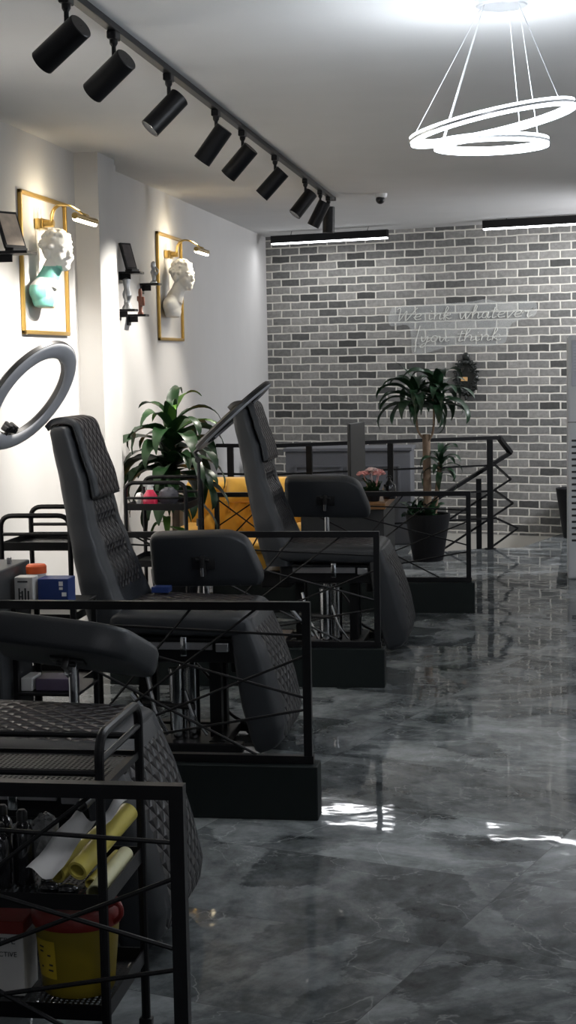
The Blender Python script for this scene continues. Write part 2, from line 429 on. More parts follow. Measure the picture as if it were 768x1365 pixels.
# floor with the stairwell cut out
H1, H2, H3, H4 = (-1.06, onB(-1.06).y), (-1.06, 13.44), (-.40, 13.87), (-.117, 13.903)
H5 = (.239, 14.993)
outer = [(XW, YB), (XR, YB), (XR, YR), H5, H4, H3, H2, H1, (XW, YL)]
top = [bm.verts.new((x, y, 0)) for x, y in outer]; bm.faces.new(top)
g = bmesh.ops.extrude_face_region(bm, geom=bm.faces[:])
bmesh.ops.translate(bm, verts=[e for e in g['geom'] if isinstance(e, bmesh.types.BMVert)], vec=(0,0,-.12))
bmesh.ops.triangulate(bm, faces=bm.faces[:])
struct('floor', bm, M_floor, 'glossy dark grey marble tiles laid at an angle, with a stairwell opening')
bm = BM()
box(bm, (XW-.2, YB-.2, CZ), (XR+.2, YL+.4, CZ+.15)); struct('ceiling', bm, M_ceil, 'smooth pale grey ceiling')
bm = BM(); box(bm, (XW-.15, YB-.15, -.12), (XW, YL+.3, CZ)); struct('wall_left', bm, M_wall, 'grey painted long wall washed by spotlights')
bm = BM(); box(bm, (XR, YB-.15, -.12), (XR+.15, YL, CZ)); struct('wall_right', bm, M_wall)
bm = BM(); box(bm, (XW, YB-.15, -.12), (XR, YB, CZ)); struct('wall_front', bm, M_wall)
bm = BM(); box(bm, (XW, 9.18, 0), (-2.5, 9.56, CZ)); box(bm, (XW, 9.56, 0), (-2.565, 9.84, CZ)); struct('pillar', bm, M_wall, 'grey pillar standing out of the left wall')
# brick wall: local x along the wall, local z up
lo = (onB(XW-.1)-PB).dot(DB); hi = (onB(XR+.1)-PB).dot(DB)
bm = BM(); box(bm, (lo, 0, -.028), (hi, .2, CZ))
o = struct('wall_back', bm, M_brick, 'grey brick-clad far wall with pale mortar'); o.location = PB; o.rotation_euler = (0,0,-BE)
# stairwell shaft
bm = BM()
def quad(bm, a, b, z0, z1):
    v = [bm.verts.new((a[0],a[1],z0)), bm.verts.new((b[0],b[1],z0)), bm.verts.new((b[0],b[1],z1)), bm.verts.new((a[0],a[1],z1))]; bm.faces.new(v)
hl = [(-1.06, onB(-1.06).y+.0), H2, H3, H4, H5]
bA, bBp = onB(-1.25, -.002), onB(.40, -.002)
quad(bm, bA, bBp, -2.2, -.028)
for a, b in zip(hl[:-1], hl[1:]): quad(bm, a, b, -2.2, -.121)
fl = [bm.verts.new((x, y, -2.2)) for x, y in hl]; bm.faces.new(fl)
struct('trim_stairwell', bm, M_white_trim, 'white plastered sides of the stairwell')
bm = BM()
for k in range(3):
    a = V((-.117, 13.903, 0)); e = V((.239, 14.993, 0)); d = (e-a).normalized(); w = V((-d.y, d.x, 0))
    p0 = a+w*(.30*k)+d*.12; p1 = e+w*(.30*k)-d*.03
    z = -.19*(k+1)
    q = [p0, p1, p1+w*.30, p0+w*.30]
    if k == 2: q[3] = q[3]
    lo_ = [bm.verts.new((p.x, p.y, z-.19)) for p in q]; hi_ = [bm.verts.new((p.x, p.y, z)) for p in q]
    bm.faces.new(hi_); bm.faces.new(lo_[::-1])
    for i in range(4): bm.faces.new((lo_[i], lo_[(i+1)%4], hi_[(i+1)%4], hi_[i]))
struct('trim_stair_steps', bm, M_white_trim)

# ------------------------------------------------------------------ partitions
PYS = []
def lattice(s_list, L):
    return
def partition(XR_, Yf, L, label):
    t = thing('partition_railing', label, 'railing', (XR_-L/2, Yf+.05, 0), group='low black railings between the booths')
    bm = BM(); box(bm, (XR_-L, Yf, 0), (XR_, Yf+.105, .197), .003, 1); obj('plinth', bm, M_plinth, t, smooth=False)
    yc = Yf+.052; xr, xl = XR_-.038, XR_-L+.03
    zt, zb = .772, .213
    bm = BM(); bar(bm, (xl-.015, yc, zt), (xr+.015, yc, zt), .030); obj('top_rail', bm, M_black_metal, t, smooth=False)
    bm = BM(); bar(bm, (xl-.0, yc, zb), (xr+.02, yc, zb), .034, .028); obj('bottom_rail', bm, M_black_metal, t, smooth=False)
    for x in (xr, xl):
        bm = BM(); bar(bm, (x, yc, .198), (x, yc, zt-.014), .030); obj('post', bm, M_black_metal, t, smooth=False)
    W = xr-xl
    # fan of thin bars, s measured from the aisle post, mirrored from the wall post
    lines = [(.01,.664,.61,.691), (.02,.440,.58,.590), (.02,.585,.63,.337), (.19,.226,.65,.460), (.02,.392,.56,.294),
             (.42,.762,.60,.555), (.18,.762,.63,.420)]
    for (s0, z0, s1, z1) in lines:
        k = (z1-z0)/(s1-s0)
        def at(s): return z0+k*(s-s0)
        a = s0 if s0 > .05 else 0.0
        e = min(W*.98, s0+1.3)
        if k > 0: e = min(e, s0+(zt-z0)/k)
        else: e = min(e, s0+(zb-z0)/k)
        bm = BM(); tube(bm, [(xr-a, yc, at(a)), (xr-e, yc, at(e))], .0052, n=6); obj('lattice_bar', bm, M_black_metal, t)
    if W > 1.6:
        for (s0, z0, s1, z1) in ((0,.745,.70,.22),(0,.56,.31,.765),(0,.40,.36,.765),(.12,.225,.42,.765)):
            bm = BM(); tube(bm, [(xl+s0, yc, z0), (xl+s1, yc, z1)], .0052, n=6); obj('lattice_bar', bm, M_black_metal, t)
    return t
partition(-.690, 3.10, 1.50, 'nearest black railing with fan of thin bars, in front of the trolley')
partition(-.773, 5.578, 1.40, 'second black booth railing from the foreground, in front of the middle chair')
partition(-.748, 7.918, 1.42, 'third black railing, on a plinth before the farther tattoo chair')
partition(-.386, 10.31, 1.72, 'farthest black booth railing, in front of the tall potted cane plant')

# ------------------------------------------------------------------ tattoo chair
def make_chair(label):
    t = thing('tattoo_chair', label, 'chair', (0,0,0), group='black leather tattoo chairs in a row of booths')
    NR = 72
    def fold(x, c, w): return math.exp(-((x-c)/w)**2)
    # backrest: z -> rear x, front x, half width
    tab = [(.50,-.385,-.225,.285),(.62,-.425,-.240,.290),(.735,-.450,-.285,.287),(.865,-.475,-.335,.270),(.995,-.500,-.378,.248),(1.15,-.530,-.408,.225),(1.30,-.562,-.455,.206),(1.36,-.572,-.474,.200)]
    rings = []; Z = [.50+.86*i/70 for i in range(71)]+[1.372,1.382,1.388]
    for z in Z:
        xr, xf, hw = lerp_tab(tab, min(z, 1.36))
        sh = 1.0
        if z > 1.36: sh = math.sqrt(max(.02, 1-((z-1.36)/.029)**2))
        xc, a = (xr+xf)/2, (xf-xr)/2*(.45+.55*sh)
        h2 = hw*(.93+.07*sh)
        ring = []
        for i in range(NR):
            th = 2*PI*i/NR; c, s = math.cos(th), math.sin(th)
            x = xc+a*sgp(c, .42); y = h2*sgp(s, .36)
            if c > 0 and z < 1.36:
                q = abs(y)/(hw*.66)
                if q < 1:
                    m = (1-q**4)
                    rec = .030*m*min(1, max(0, (1.17-z)/.1))
                    lum = .020*(fold(z,1.03,.055)+fold(z,.90,.05)+.9*fold(z,.75,.075))*m*1.6
                    x += -rec+lum
                    pass
                else:
                    x += .006*math.exp(-((q-1.15)/.12)**2)*(1 if z < 1.2 else 0)
            ring.append((x, y, z))
        rings.append(ring)
    bm = BM(); loft(bm, rings); back = obj('backrest', bm, M_leather, t, ang=60)
    second_mat(back, M_quilt_b, lambda c, n: n.x > .2 and .70 < c.z < 1.30 and abs(c.y) < lerp_tab(tab, c.z)[2]*.64)
    # head cushion that folds over the top
    prof = []
    for i in range(40):
        z = 1.085+(1.36-1.085)*i/39; xr, xf, hw = lerp_tab(tab, z); prof.append((xf+.012, z))
    prof += [(-.470,1.385),(-.495,1.398),(-.530,1.400),(-.558,1.393),(-.579,1.372)]
    PP = smooth_path([(x,0,z) for x, z in prof[:40:4]+prof[40:]], 5)
    nu = 36; G = []; cum = 0
    for i, p in enumerate(PP):
        if i: cum += (p-PP[i-1]).length
        tg = (PP[min(i+1,len(PP)-1)]-PP[max(i-1,0)]).normalized(); nrm = V((tg.z,0,-tg.x))
        if nrm.x < 0 and p.z < 1.3: nrm = -nrm
        hw = lerp_tab(tab, min(p.z,1.36))[2]*.80
        row = []
        for j in range(nu+1):
            v = (j/nu*2-1); y = v*hw
            edge = min(1, (1-abs(v))*hw/.02, (cum+.004)/.02)
            th = .026*math.sqrt(max(0, 1-(1-edge)**2))
            row.append(p+nrm*th+V((0,y,0)))
        G.append(row)
    bm = BM(); vs = [[bm.verts.new(p) for p in r] for r in G]
    for i in range(len(G)-1):
        for j in range(nu): bm.faces.new((vs[i][j], vs[i][j+1], vs[i+1][j+1], vs[i+1][j]))
    und = [[bm.verts.new(PP[i]+V((-.004,(j/nu*2-1)*lerp_tab(tab,min(PP[i].z,1.36))[2]*.80,0))) for j in (0, nu)] for i in range(len(G))]
    for i in range(len(G)-1): bm.faces.new((und[i][0], und[i+1][0], und[i+1][1], und[i][1]))
    for i in range(len(G)-1):
        bm.faces.new((vs[i][0], vs[i+1][0], und[i+1][0], und[i][0])); bm.faces.new((vs[i][nu], und[i][1], und[i+1][1], vs[i+1][nu]))
    hc = obj('head_cushion', bm, M_leather, back, ang=80)
    second_mat(hc, M_quilt, lambda c, n: (n.x > .45 or n.z > .6) and abs(c.y) < lerp_tab(tab,min(c.z,1.36))[2]*.80-.016); hc['label'] = 'diamond-quilted head cushion folded over the top'
    loop = [G[i][0] for i in range(len(G)-1, -1, -1)]+[G[0][j] for j in range(1, nu)]+[G[i][nu] for i in range(len(G))]
    bm = BM(); tube(bm, loop, .0055, n=6); obj('piping', bm, M_pipe, back)
    # seat
    rings = []
    NS = 40
    for i in range(NS+1):
        f = i/NS; x = -.30+.575*f
        e = min(1, f*.575/.05, (1-f)*.575/.06); e = math.sqrt(max(.03, 1-(1-e)**2))
        zc = .568+.006*math.cos(f*3)
        hz = .058*(.55+.45*e); hy = .30*(.95+.05*e)
        ring = []
        for k in range(64):
            th = 2*PI*k/64; c, s = math.cos(th), math.sin(th)
            y = hy*sgp(c, .35); z = zc+hz*sgp(s, .5)
            if s > 0 and abs(y) < .23 and .05 < f < .95: z += -.003
            ring.append((x, y, z))
        rings.append(ring)
    bm = BM(); loft(bm, rings); so = obj('seat', bm, M_leather, t, ang=60)
    second_mat(so, M_quilt_s, lambda c, n: n.z > .3 and abs(c.y) < .225 and -.25 < c.x < .235)
    # footrest: hangs from the seat front; centre line, half thickness
    tab = [(0,.235,.585,.030,.270),(.04,.240,.575,.046,.288),(.3,.275,.430,.066,.297),(.6,.315,.250,.080,.298),(.85,.348,.120,.080,.295),(.96,.354,.060,.066,.288),(1.0,.352,.040,.045,.270)]
    rings = []
    for i in range(61):
        f = i/60; x, z, h, hw = lerp_tab(tab, f)
        n = V((.93,0,.36)).normalized()
        ring = []
        for k in range(64):
            th = 2*PI*k/64; c, s = math.cos(th), math.sin(th)
            y = hw*sgp(s, .28); d = h*sgp(c, .34)
            if c > 0:
                d += .030*(1-(y/hw)**2)*math.sin(PI*f)
                if .212 < abs(y) < .226 and .05 < f < .95: d -= .005
            ring.append(V((x,y,z))+n*d)
        rings.append(ring)
    bm = BM(); loft(bm, rings); fo = obj('footrest', bm, M_leather, t, ang=60)
    second_mat(fo, M_quilt_f, lambda c, n: n.x > .5 and abs(c.y) < .215 and .08 < c.z < .55)
    # steel side rails with clamps
    for s in (-1, 1):
        bm = BM(); bar(bm, (-.22, s*.275, .478), (.13, s*.275, .478), .012, .030, up=(0,0,1)); box(bm, (.145,s*.275-.012,.455),(.20,s*.275+.012,.492),.004)
        ry = obj('side_rail', bm, M_steel, t, smooth=False)
        bm = BM(); box(bm, (-.0,s*.290-.016,.44),(.028,s*.290+.016,.52),.004); obj('rail_clamp', bm, M_chrome, ry)
    # under frame
    bm = BM(); box(bm, (-.30,-.24,.40),(.22,.24,.507),.01); box(bm, (.17,-.10,.33),(.29,.10,.44),.01); box(bm, (.205,-.2,.40),(.245,.2,.50),.006)
    box(bm, (-.42,-.16,.36),(-.25,.16,.46),.01); obj('seat_frame', bm, M_black_metal, t, smooth=False)
    # base with pedestal
    bm = BM()
    for s in (-1, 1):
        box(bm, (-.40,s*.2-.03,.015),(.24,s*.2+.03,.055),.006)
    box(bm, (-.36,-.2,.02),(-.29,.2,.06),.005); box(bm, (.09,-.2,.02),(.16,.2,.06),.005); box(bm,(-.2,-.2,.02),(.1,.2,.045),.004)
    obj('base', bm, M_black_metal, t, smooth=False)
    for x, y, r, z0, z1 in ((-.06,-.10,.036,.05,.34),(.005,-.08,.026,.05,.345),(-.06,.10,.036,.05,.34)):
        bm = BM(); cyl(bm, (x,y,z0),(x,y,z1), r, n=28); cyl(bm,(x,y,z1),(x,y,z1+.012), r*1.1, n=28); obj('lift_column', bm, M_chrome, t)
    for x in (-.21, .10):
        bm = BM(); bar(bm, (x,-.06,.05),(x,-.06,.42),.05); bar(bm,(x,.06,.05),(x,.06,.42),.05); obj('pedestal', bm, M_black_metal, t, smooth=False)
    bm = BM()
    tube(bm, smooth_path([(-.19,-.12,.33),(-.15,-.15,.18),(-.10,-.14,.07)],6), .010); tube(bm, [(-.26,-.11,.24),(-.13,-.12,.08)], .014)
    tube(bm, smooth_path([(-.02,-.14,.26),(.02,-.15,.15),(.07,-.13,.07)],6), .008); obj('lever', bm, M_chrome, t)
    bm = BM()
    tube(bm, smooth_path([(-.1,.12,.4),(.03,.16,.25),(.12,.1,.12),(.2,.06,.08)],6), .007); tube(bm, [(-.23,-.10,.20),(.02,-.14,.19)], .014)
    obj('cable', bm, M_dark, t)
    # casters
    for x in (-.36,.20):
        for y in (-.2,.2):
            bm = BM(); cyl(bm,(x,y-.018,.022),(x,y+.018,.022),.022,n=18); obj('caster', bm, M_dark, t)
    # armrest on a chrome post, pad tilted toward the aisle-side viewer
    arm = bpy.data.objects.new('armrest', None); COL.objects.link(arm); arm.parent = t; arm.location = (-.03,.40,.75); arm.empty_display_size = .05
    bm = BM(); cyl(bm, (0,.0,-.31),(0,.0,-.03),.014,n=16); box(bm,(-.03,-.03,-.33),(.03,.0,-.27),.005); cyl(bm,(0,-.02,-.04),(0,.05,-.04),.022,n=18)
    bar(bm,(0,0,-.30),(0,-.16,-.30),.03); tube(bm,[(-.045,-.015,-.04),(.045,-.015,-.04)],.008)
    o = obj('armrest_post', bm, M_chrome, arm, world=False)
    bm = BM()
    outline = [(-.25,-.125),(-.25,.125),(.12,.135),(.20,.10),(.262,-.06),(.262,-.115)]
    out = rounded([(x,z,0) for x, z in outline], .035, 5, closed=True)
    n = len(out); c = sum(out, V())/n; rings = []
    for th, sc_ in ((-.05,.90),(-.045,.955),(-.03,.99),(0,1.0),(.03,.99),(.045,.955),(.05,.90)):
        rings.append([(c.x+(p.x-c.x)*sc_, th, c.y+(p.y-c.y)*sc_) for p in out])
    loft(bm, rings)
    pad = obj('armrest_pad', bm, M_leather, arm, world=False, ang=50)
    bm = BM(); box(bm,(-.055,-.062,-.03),(.055,-.05,.03),.004); box(bm,(-.012,-.085,-.06),(.012,-.05,.035),.004); cyl(bm,(-.03,-.07,.02),(.03,-.07,.02),.007,n=12); obj('pad_bracket', bm, M_dark, pad, world=False)
    bm = BM(); cyl(bm,(0,-.09,-.05),(0,-.09,-.01),.008,n=12); obj('bracket_bolt', bm, M_chrome, pad, world=False)
    arm['pad'] = 1
    return t
def set_pad(ch, tilt, yaw_, dz, dx=0, pitch_=0):
    for c in ch.children:
        if c.name.split('.')[0] == 'armrest':
            c.location = (-.03+dx,.40,.75+dz)
            for p in c.children:
                if p.name.startswith('armrest_pad'):
                    p.rotation_mode = 'XYZ'; p.rotation_euler = (tilt, pitch_, yaw_)
chair2 = make_chair('black leather tattoo chair in the middle of the row, its tall back beside the pillar')
chair3 = copy_tree(chair2); chair1 = copy_tree(chair2)
chair2.location = (-1.45,6.70,0); chair3.location = (-1.12,9.08,0); chair1.location = (-1.425,4.42,0)
chair3['label'] = 'farther black leather tattoo chair before the yellow sofa and the second ring light'
chair1['label'] = 'nearest black leather tattoo chair, back cut off by the left edge, behind the foreground trolley'
set_pad(chair2, math.radians(12), 0, .005); set_pad(chair3, math.radians(18), 0, .08, -.08, math.radians(2)); set_pad(chair1, math.radians(64), 0, .022, .015, math.radians(7))

# ------------------------------------------------------------------ trolleys
def trolley(x0, x1, y0, y1, shelves, loop_z, mid_z, axis, label, perf=True, rim_h=.036, bar_z=None):
    """three-shelf tube trolley; end loops rise above the top shelf; axis = direction the loops face"""
    t = thing('tool_trolley', label, 'trolley', ((x0+x1)/2,(y0+y1)/2,0), group='black metal tool trolleys beside the chairs')
    r = .011
    if axis == 'x': ends = [[(x0,y0),(x0,y1)],[(x1,y0),(x1,y1)]]
    else: ends = [[(x0,y0),(x1,y0)],[(x0,y1),(x1,y1)]]
    for (a, b) in ends:
        pts = rounded([(a[0],a[1],.065),(a[0],a[1],loop_z),(b[0],b[1],loop_z),(b[0],b[1],.065)], .055, 6)
        bm = BM(); tube(bm, pts, r, n=10, up=(1,0,0) if axis=='y' else (0,1,0)); fr = obj('end_frame', bm, M_black_metal, t)
        bm = BM(); tube(bm, [(a[0],a[1],mid_z),(b[0],b[1],mid_z)], .0075, n=8); obj('end_rail', bm, M_black_metal, fr)
    for i, z in enumerate(shelves):
        bm = BM()
        th = .0015
        # perforated sheet: a grid with holes left out
        nx, ny = max(4, int((x1-x0)/.0125)), max(4, int((y1-y0)/.0125))
        if perf:
            xs = [x0+(x1-x0)*k/(2*nx) for k in range(2*nx+1)]; ys = [y0+(y1-y0)*k/(2*ny) for k in range(2*ny+1)]
            vv = [[bm.verts.new((x,y,z)) for y in ys] for x in xs]
            for a in range(2*nx):
                for b in range(2*ny):
                    if a % 2 == 1 and b % 2 == 1 and 2 < a < 2*nx-3 and 2 < b < 2*ny-3: continue
                    bm.faces.new((vv[a][b], vv[a+1][b], vv[a+1][b+1], vv[a][b+1]))
        else: box(bm, (x0,y0,z-.003),(x1,y1,z))
        sh = obj('shelf', bm, M_black_metal, t, smooth=False)
        bm = BM(); h = rim_h if i == 0 else .036
        for (p, q) in (((x0,y0),(x1,y0)),((x1,y0),(x1,y1)),((x1,y1),(x0,y1)),((x0,y1),(x0,y0))):
            bar(bm, (p[0],p[1],z+h/2-.008),(q[0],q[1],z+h/2-.008),.004,h,up=(0,0,1))
        obj('rim', bm, M_black_metal, sh, smooth=False)
    if bar_z:
        for y in (y0, y1):
            bm = BM(); tube(bm,[(x0,y,bar_z),(x1,y,bar_z)],.008,n=8); obj('guard_bar',bm,M_black_metal,t)
    for x in (x0, x1):
        for y in (y0, y1):
            bm = BM(); cyl(bm,(x-.011,y,.03),(x+.011,y,.03),.03,n=18); box(bm,(x-.016,y-.012,.03),(x+.016,y+.012,.07),.003); obj('caster', bm, M_dark, t)
    return t
trolley(-1.40,-.936,3.31,3.66,[.720,.465,.215],.845,.79,'x','black perforated tool trolley in the near left corner, loaded with rolls and a yellow bin',rim_h=.016,bar_z=.764)
trolley(-2.272,-1.965,6.60,7.02,[.862,.55,.25],1.005,.925,'y','empty black tube trolley behind the back of the middle chair', perf=False)
trolley(-2.237,-1.897,8.60,9.03,[.845,.53,.24],.99,.905,'y','black tube trolley with a pink spray bottle, beside the leafy plant', perf=False)

# ------------------------------------------------------------------ things on the near trolley
def roll(a, b, r, m, label, ri=None, group=None, name='film_roll'):
    a, b = V(a), V(b); bm = BM(); ri = ri or r*.72; d = (b-a).normalized(); n = 24
    s = d.cross(V((0,0,1))).normalized(); w = s.cross(d)
    def ring(p, q): return [p+(s*math.cos(2*PI*i/n)+w*math.sin(2*PI*i/n))*q for i in range(n)]
    R = [ring(a,ri), ring(a,r), ring(b,r), ring(b,ri), ring(a,ri)]
    loft(bm, R, cap=False); bmesh.ops.remove_doubles(bm, verts=bm.verts, dist=1e-6)
    return one(name, bm, m, label, 'roll', group, loc=a)
G1 = 'rolls lying on the near trolley'
roll((-1.02,3.40,.515),(-.955,3.62,.590),.024,M_roll,'upper yellow film roll leaning under the white papers on the near trolley',group=G1)
roll((-1.075,3.42,.500),(-1.01,3.60,.548),.023,M_roll,'yellow film roll wrapped under the folded papers, left of the other rolls',group=G1)
roll((-.996,3.42,.480),(-.988,3.63,.481),.013,M_roll,'thin yellow roll lying between the fat rolls',group=G1)
roll((-.962,3.335,.487),(-.961,3.60,.492),.0195,M_cream,'cream paper roll with its dark open end facing out, by the trolley corner',ri=.0165,group=G1)
def sheet(pts, label, m=M_paper, nm='paper_sheet'):
    bm = BM(); n = 8; a, b, c, d = [V(p) for p in pts]
    for th in (0,):
        vs = [[bm.verts.new(a.lerp(b,i/n).lerp(d.lerp(c,i/n), j/n)+V((0,0,.006*math.sin(i*.9)+.004*math.cos(j*1.3)))) for j in range(n+1)] for i in range(n+1)]
        for i in range(n):
            for j in range(n): bm.faces.new((vs[i][j],vs[i+1][j],vs[i+1][j+1],vs[i][j+1]))
    return one(nm, bm, m, label, 'paper', loc=a)
sheet([(-1.14,3.40,.515),(-1.065,3.36,.500),(-1.0,3.50,.60),(-1.06,3.54,.615)],'white folded paper sheet resting over the yellow rolls')
sheet([(-1.0,3.52,.598),(-.965,3.45,.600),(-.935,3.58,.645),(-.965,3.62,.650)],'smaller white paper with a torn edge above the yellow rolls')
sheet([(-1.27,3.40,.52),(-1.235,3.40,.50),(-1.235,3.42,.58),(-1.27,3.42,.57)],'white paper slip standing at the left edge of the near trolley')
def bottle(c, r, h, label, m=M_bglass, group='black bottles on the near trolley', cap=M_dark, name='ink_bottle'):
    t = thing(name, label, 'bottle', c, group=group)
    bm = BM(); lathe(bm, [(.001,0),(r*.95,0),(r,.006),(r,h*.66),(r*.85,h*.76),(r*.42,h*.84),(r*.42,h*.86)], c); obj('bottle_body', bm, m, t)
    bm = BM(); lathe(bm, [(r*.48,h*.85),(r*.48,h*.96),(r*.3,h),(.001,h)], c); obj('cap', bm, cap, t)
    return t
bottle((-1.205,3.42,.466),.024,.15,'glossy black bottle on the near trolley, nearest the left picture edge')
bottle((-1.165,3.46,.466),.026,.17,'taller black bottle beside the crumpled film on the near trolley')
bottle((-1.235,3.53,.466),.024,.16,'black bottle at the back left of the near trolley')
bm = BM(); ellipsoid(bm,(-1.125,3.50,.545),(.036,.032,.070),24,16)
for v in bm.verts: v.co += V((random.uniform(-1,1),random.uniform(-1,1),random.uniform(-1,1)))*.006
one('film_bundle', bm, M_cling, 'crumpled clear plastic wrap bundle between the bottles and papers','wrap',loc=(-1.125,3.50,.466))
for i, (x, y, z, l) in enumerate(((-1.075,3.37,.483,'left of two black caps lying before the yellow rolls'),(-1.03,3.36,.483,'right of two black caps lying before the yellow rolls'))):
    bm = BM(); ellipsoid(bm,(x,y,z),(.025,.018,.016),18,10); one('machine_cap', bm, M_bglass, 'glossy '+l,'cap',loc=(x,y,z-.016))
roll((-1.035,3.50,.635),(-1.03,3.59,.640),.014,M_dark,'short dark ring standing at the back of the near trolley shelf',group=None,name='tape_ring')
# sharps bin
t = thing('sharps_bin','yellow sharps bin with a red lid on the bottom of the near trolley','bin',(-1.045,3.47,.217))
bm = BM(); lathe(bm,[(.001,.217),(.080,.217),(.084,.225),(.099,.385),(.099,.392),(.001,.392)],(-1.045,3.47,0),n=40,sy=.9); obj('bin_body',bm,M_binyel,t)
bm = BM(); lathe(bm,[(.103,.378),(.105,.385),(.105,.408),(.098,.420),(.045,.425),(.045,.436),(.001,.438)],(-1.045,3.47,0),n=40,sy=.9); obj('lid',bm,M_redlid,t)
bm = BM(); tube(bm, smooth_path([(-.950,3.44,.385),(-.930,3.43,.405),(-.932,3.43,.428),(-.955,3.44,.433)],6),.006); obj('lid_tab',bm,M_redlid,t)
def curved_patch(c, r, a0, a1, z0, z1, sy=.9, tilt=0):
    bm = BM(); n = 12; rr = lambda z: r
    A = [[bm.verts.new((c[0]+math.cos(a0+(a1-a0)*i/n)*(r(z)),c[1]+math.sin(a0+(a1-a0)*i/n)*r(z)*sy,z)) for i in range(n+1)] for z in (z0,z1)]
    for i in range(n): bm.faces.new((A[0][i],A[0][i+1],A[1][i+1],A[1][i]))
    return bm
rz = lambda z: .0845+(z-.225)*.0938+.0012
bm = curved_patch((-1.045,3.47), rz, math.radians(212), math.radians(252), .262, .352); lab = obj('warning_sticker',bm,M_label,t)
bm = BM()
for (a, z, w) in ((222,.333,10),(222,.322,8),(238,.315,6),(240,.293,7),(238,.28,9),(222,.285,5)):
    a0 = math.radians(a); rr = rz(z)+.0008
    q = [bm.verts.new((-1.045+math.cos(a0+d)*rr,3.47+math.sin(a0+d)*rr*.9,z+h)) for d,h in ((0,0),(math.radians(w),0),(math.radians(w),.004),(0,.004))]; bm.faces.new(q)
obj('sticker_marks',bm,M_ink,lab)
# red topped carton
t = thing('glove_carton','white carton with red top and black ACTIVE print, low on the near trolley','box',(-1.21,3.44,.217))
bm = BM(); box(bm,(-1.32,3.40,.217),(-1.152,3.50,.362),.002,1); obj('carton',bm,M_boxw,t,smooth=False)
bm = BM(); box(bm,(-1.321,3.399,.362),(-1.151,3.501,.392),.002,1); obj('red_top',bm,M_redlid,t,smooth=False)
for s, z, sz in (('ACTIVE',.340,.021),('ACTIVE',.310,.0165)):
    bm = text_mesh(s, sz, .0002); bmesh.ops.transform(bm, matrix=Matrix.Translation((-1.240 if sz>.02 else -1.222,3.3985,z)) @ Matrix.Rotation(PI/2,4,'X'), verts=bm.verts); obj('print',bm,M_ink,t,smooth=False)

# ------------------------------------------------------------------ middle booth furniture
bm = BM(); box(bm,(-2.60,5.72,0),(-1.985,6.10,.88),.004,1)
t = thing('storage_cabinet','dark grey low cabinet at the left edge, beside the stacked cartons','cabinet',(-2.29,5.94,0))
obj('cabinet_body',bm,M_darkgrey,t,smooth=False)
bm = BM(); box(bm,(-2.59,5.713,.46),(-2.0,5.72,.86),.002,1); d = obj('drawer_front',bm,M_darkgrey,t,smooth=False)
bm = BM(); box(bm,(-2.35,5.70,.70),(-2.2,5.713,.715),.002,1); obj('drawer_handle',bm,M_black_metal,d,smooth=False)
bm = BM(); box(bm,(-2.59,5.713,.03),(-2.0,5.72,.45),.002,1); obj('drawer_front',bm,M_darkgrey,t,smooth=False)
bm = BM(); box(bm,(-2.03,5.95,.88),(-2.015,5.97,.905),.002,1); obj('lid_catch',bm,M_steel,t,smooth=False)
# low side table beside it with three levels
t = thing('side_table','low black side rack carrying the cartons behind the second railing','rack',(-1.83,5.96,0))
for z in (.735,.60,.40):
    bm = BM(); box(bm,(-1.975,5.82,z-.012),(-1.72,6.12,z),.002,1); obj('shelf',bm,M_black_metal,t,smooth=False)
for x in (-1.965,-1.73):
    for y in (5.83,6.11):
        bm = BM(); bar(bm,(x,y,0),(x,y,.735),.018); obj('leg',bm,M_black_metal,t,smooth=False)
t = thing('bottle_carton','white carton with dark print at the front of the side rack','box',(-1.93,5.88,.736))
bm = BM(); box(bm,(-1.968,5.85,.736),(-1.895,5.92,.842),.002,1); obj('carton',bm,M_boxw,t,smooth=False)
bm = BM()
box(bm,(-1.955,5.8485,.822),(-1.915,5.8495,.828)); 
for k in range(4): box(bm,(-1.952+k*.012,5.8485,.745),(-1.946+k*.012,5.8495,.80-.01*(k%2)))
for k in range(3): box(bm,(-1.9515,5.8484,.750+k*.015),(-1.934,5.8496,.754+k*.015))
obj('print',bm,M_ink,t,smooth=False)
t = thing('spray_can','white tub with an orange lid standing behind the white carton','tub',(-1.922,5.985,.736))
bm = BM(); lathe(bm,[(.001,0),(.038,0),(.038,.105),(.001,.105)],(-1.922,5.985,.736),n=32); obj('tub',bm,M_boxw,t)
bm = BM(); lathe(bm,[(.040,.105),(.040,.132),(.034,.139),(.001,.141)],(-1.922,5.985,.736),n=32); obj('lid',bm,M_orange,t)
t = thing('blue_carton','dark blue carton with pale print on the side rack, beside the white carton','box',(-1.81,5.92,.736))
bm = BM(); box(bm,(-1.885,5.88,.736),(-1.765,5.98,.832),.002,1); obj('carton',bm,M_blue,t,smooth=False)
bm = BM(); box(bm,(-1.801,5.8785,.805),(-1.785,5.8795,.822)); box(bm,(-1.80,5.8785,.79),(-1.786,5.8795,.80)); box(bm,(-1.790,5.8785,.765),(-1.772,5.8795,.78)); obj('print',bm,M_paper,t,smooth=False)
t = thing('power_unit','cream machine with a round dial on the middle level of the side rack','machine',(-1.90,5.93,.601))
bm = BM(); box(bm,(-1.965,5.86,.601),(-1.83,5.97,.662),.006); obj('casing',bm,M_cream,t,smooth=False)
bm = BM(); cyl(bm,(-1.945,5.86,.643),(-1.945,5.852,.643),.010,n=20); obj('dial',bm,M_dark,t)
bm = BM(); box(bm,(-1.90,5.86,.401),(-1.76,5.98,.448),.003); one('violet_carton',bm,M_purple,'violet carton on the lowest level of the side rack','box',loc=(-1.83,5.92,.401),smooth=False)
bm = BM(); box(bm,(-1.955,5.85,.401),(-1.91,5.97,.452),.003); one('grey_carton',bm,M_paper,'small pale carton on the lowest level of the side rack','box',loc=(-1.93,5.91,.401),smooth=False)
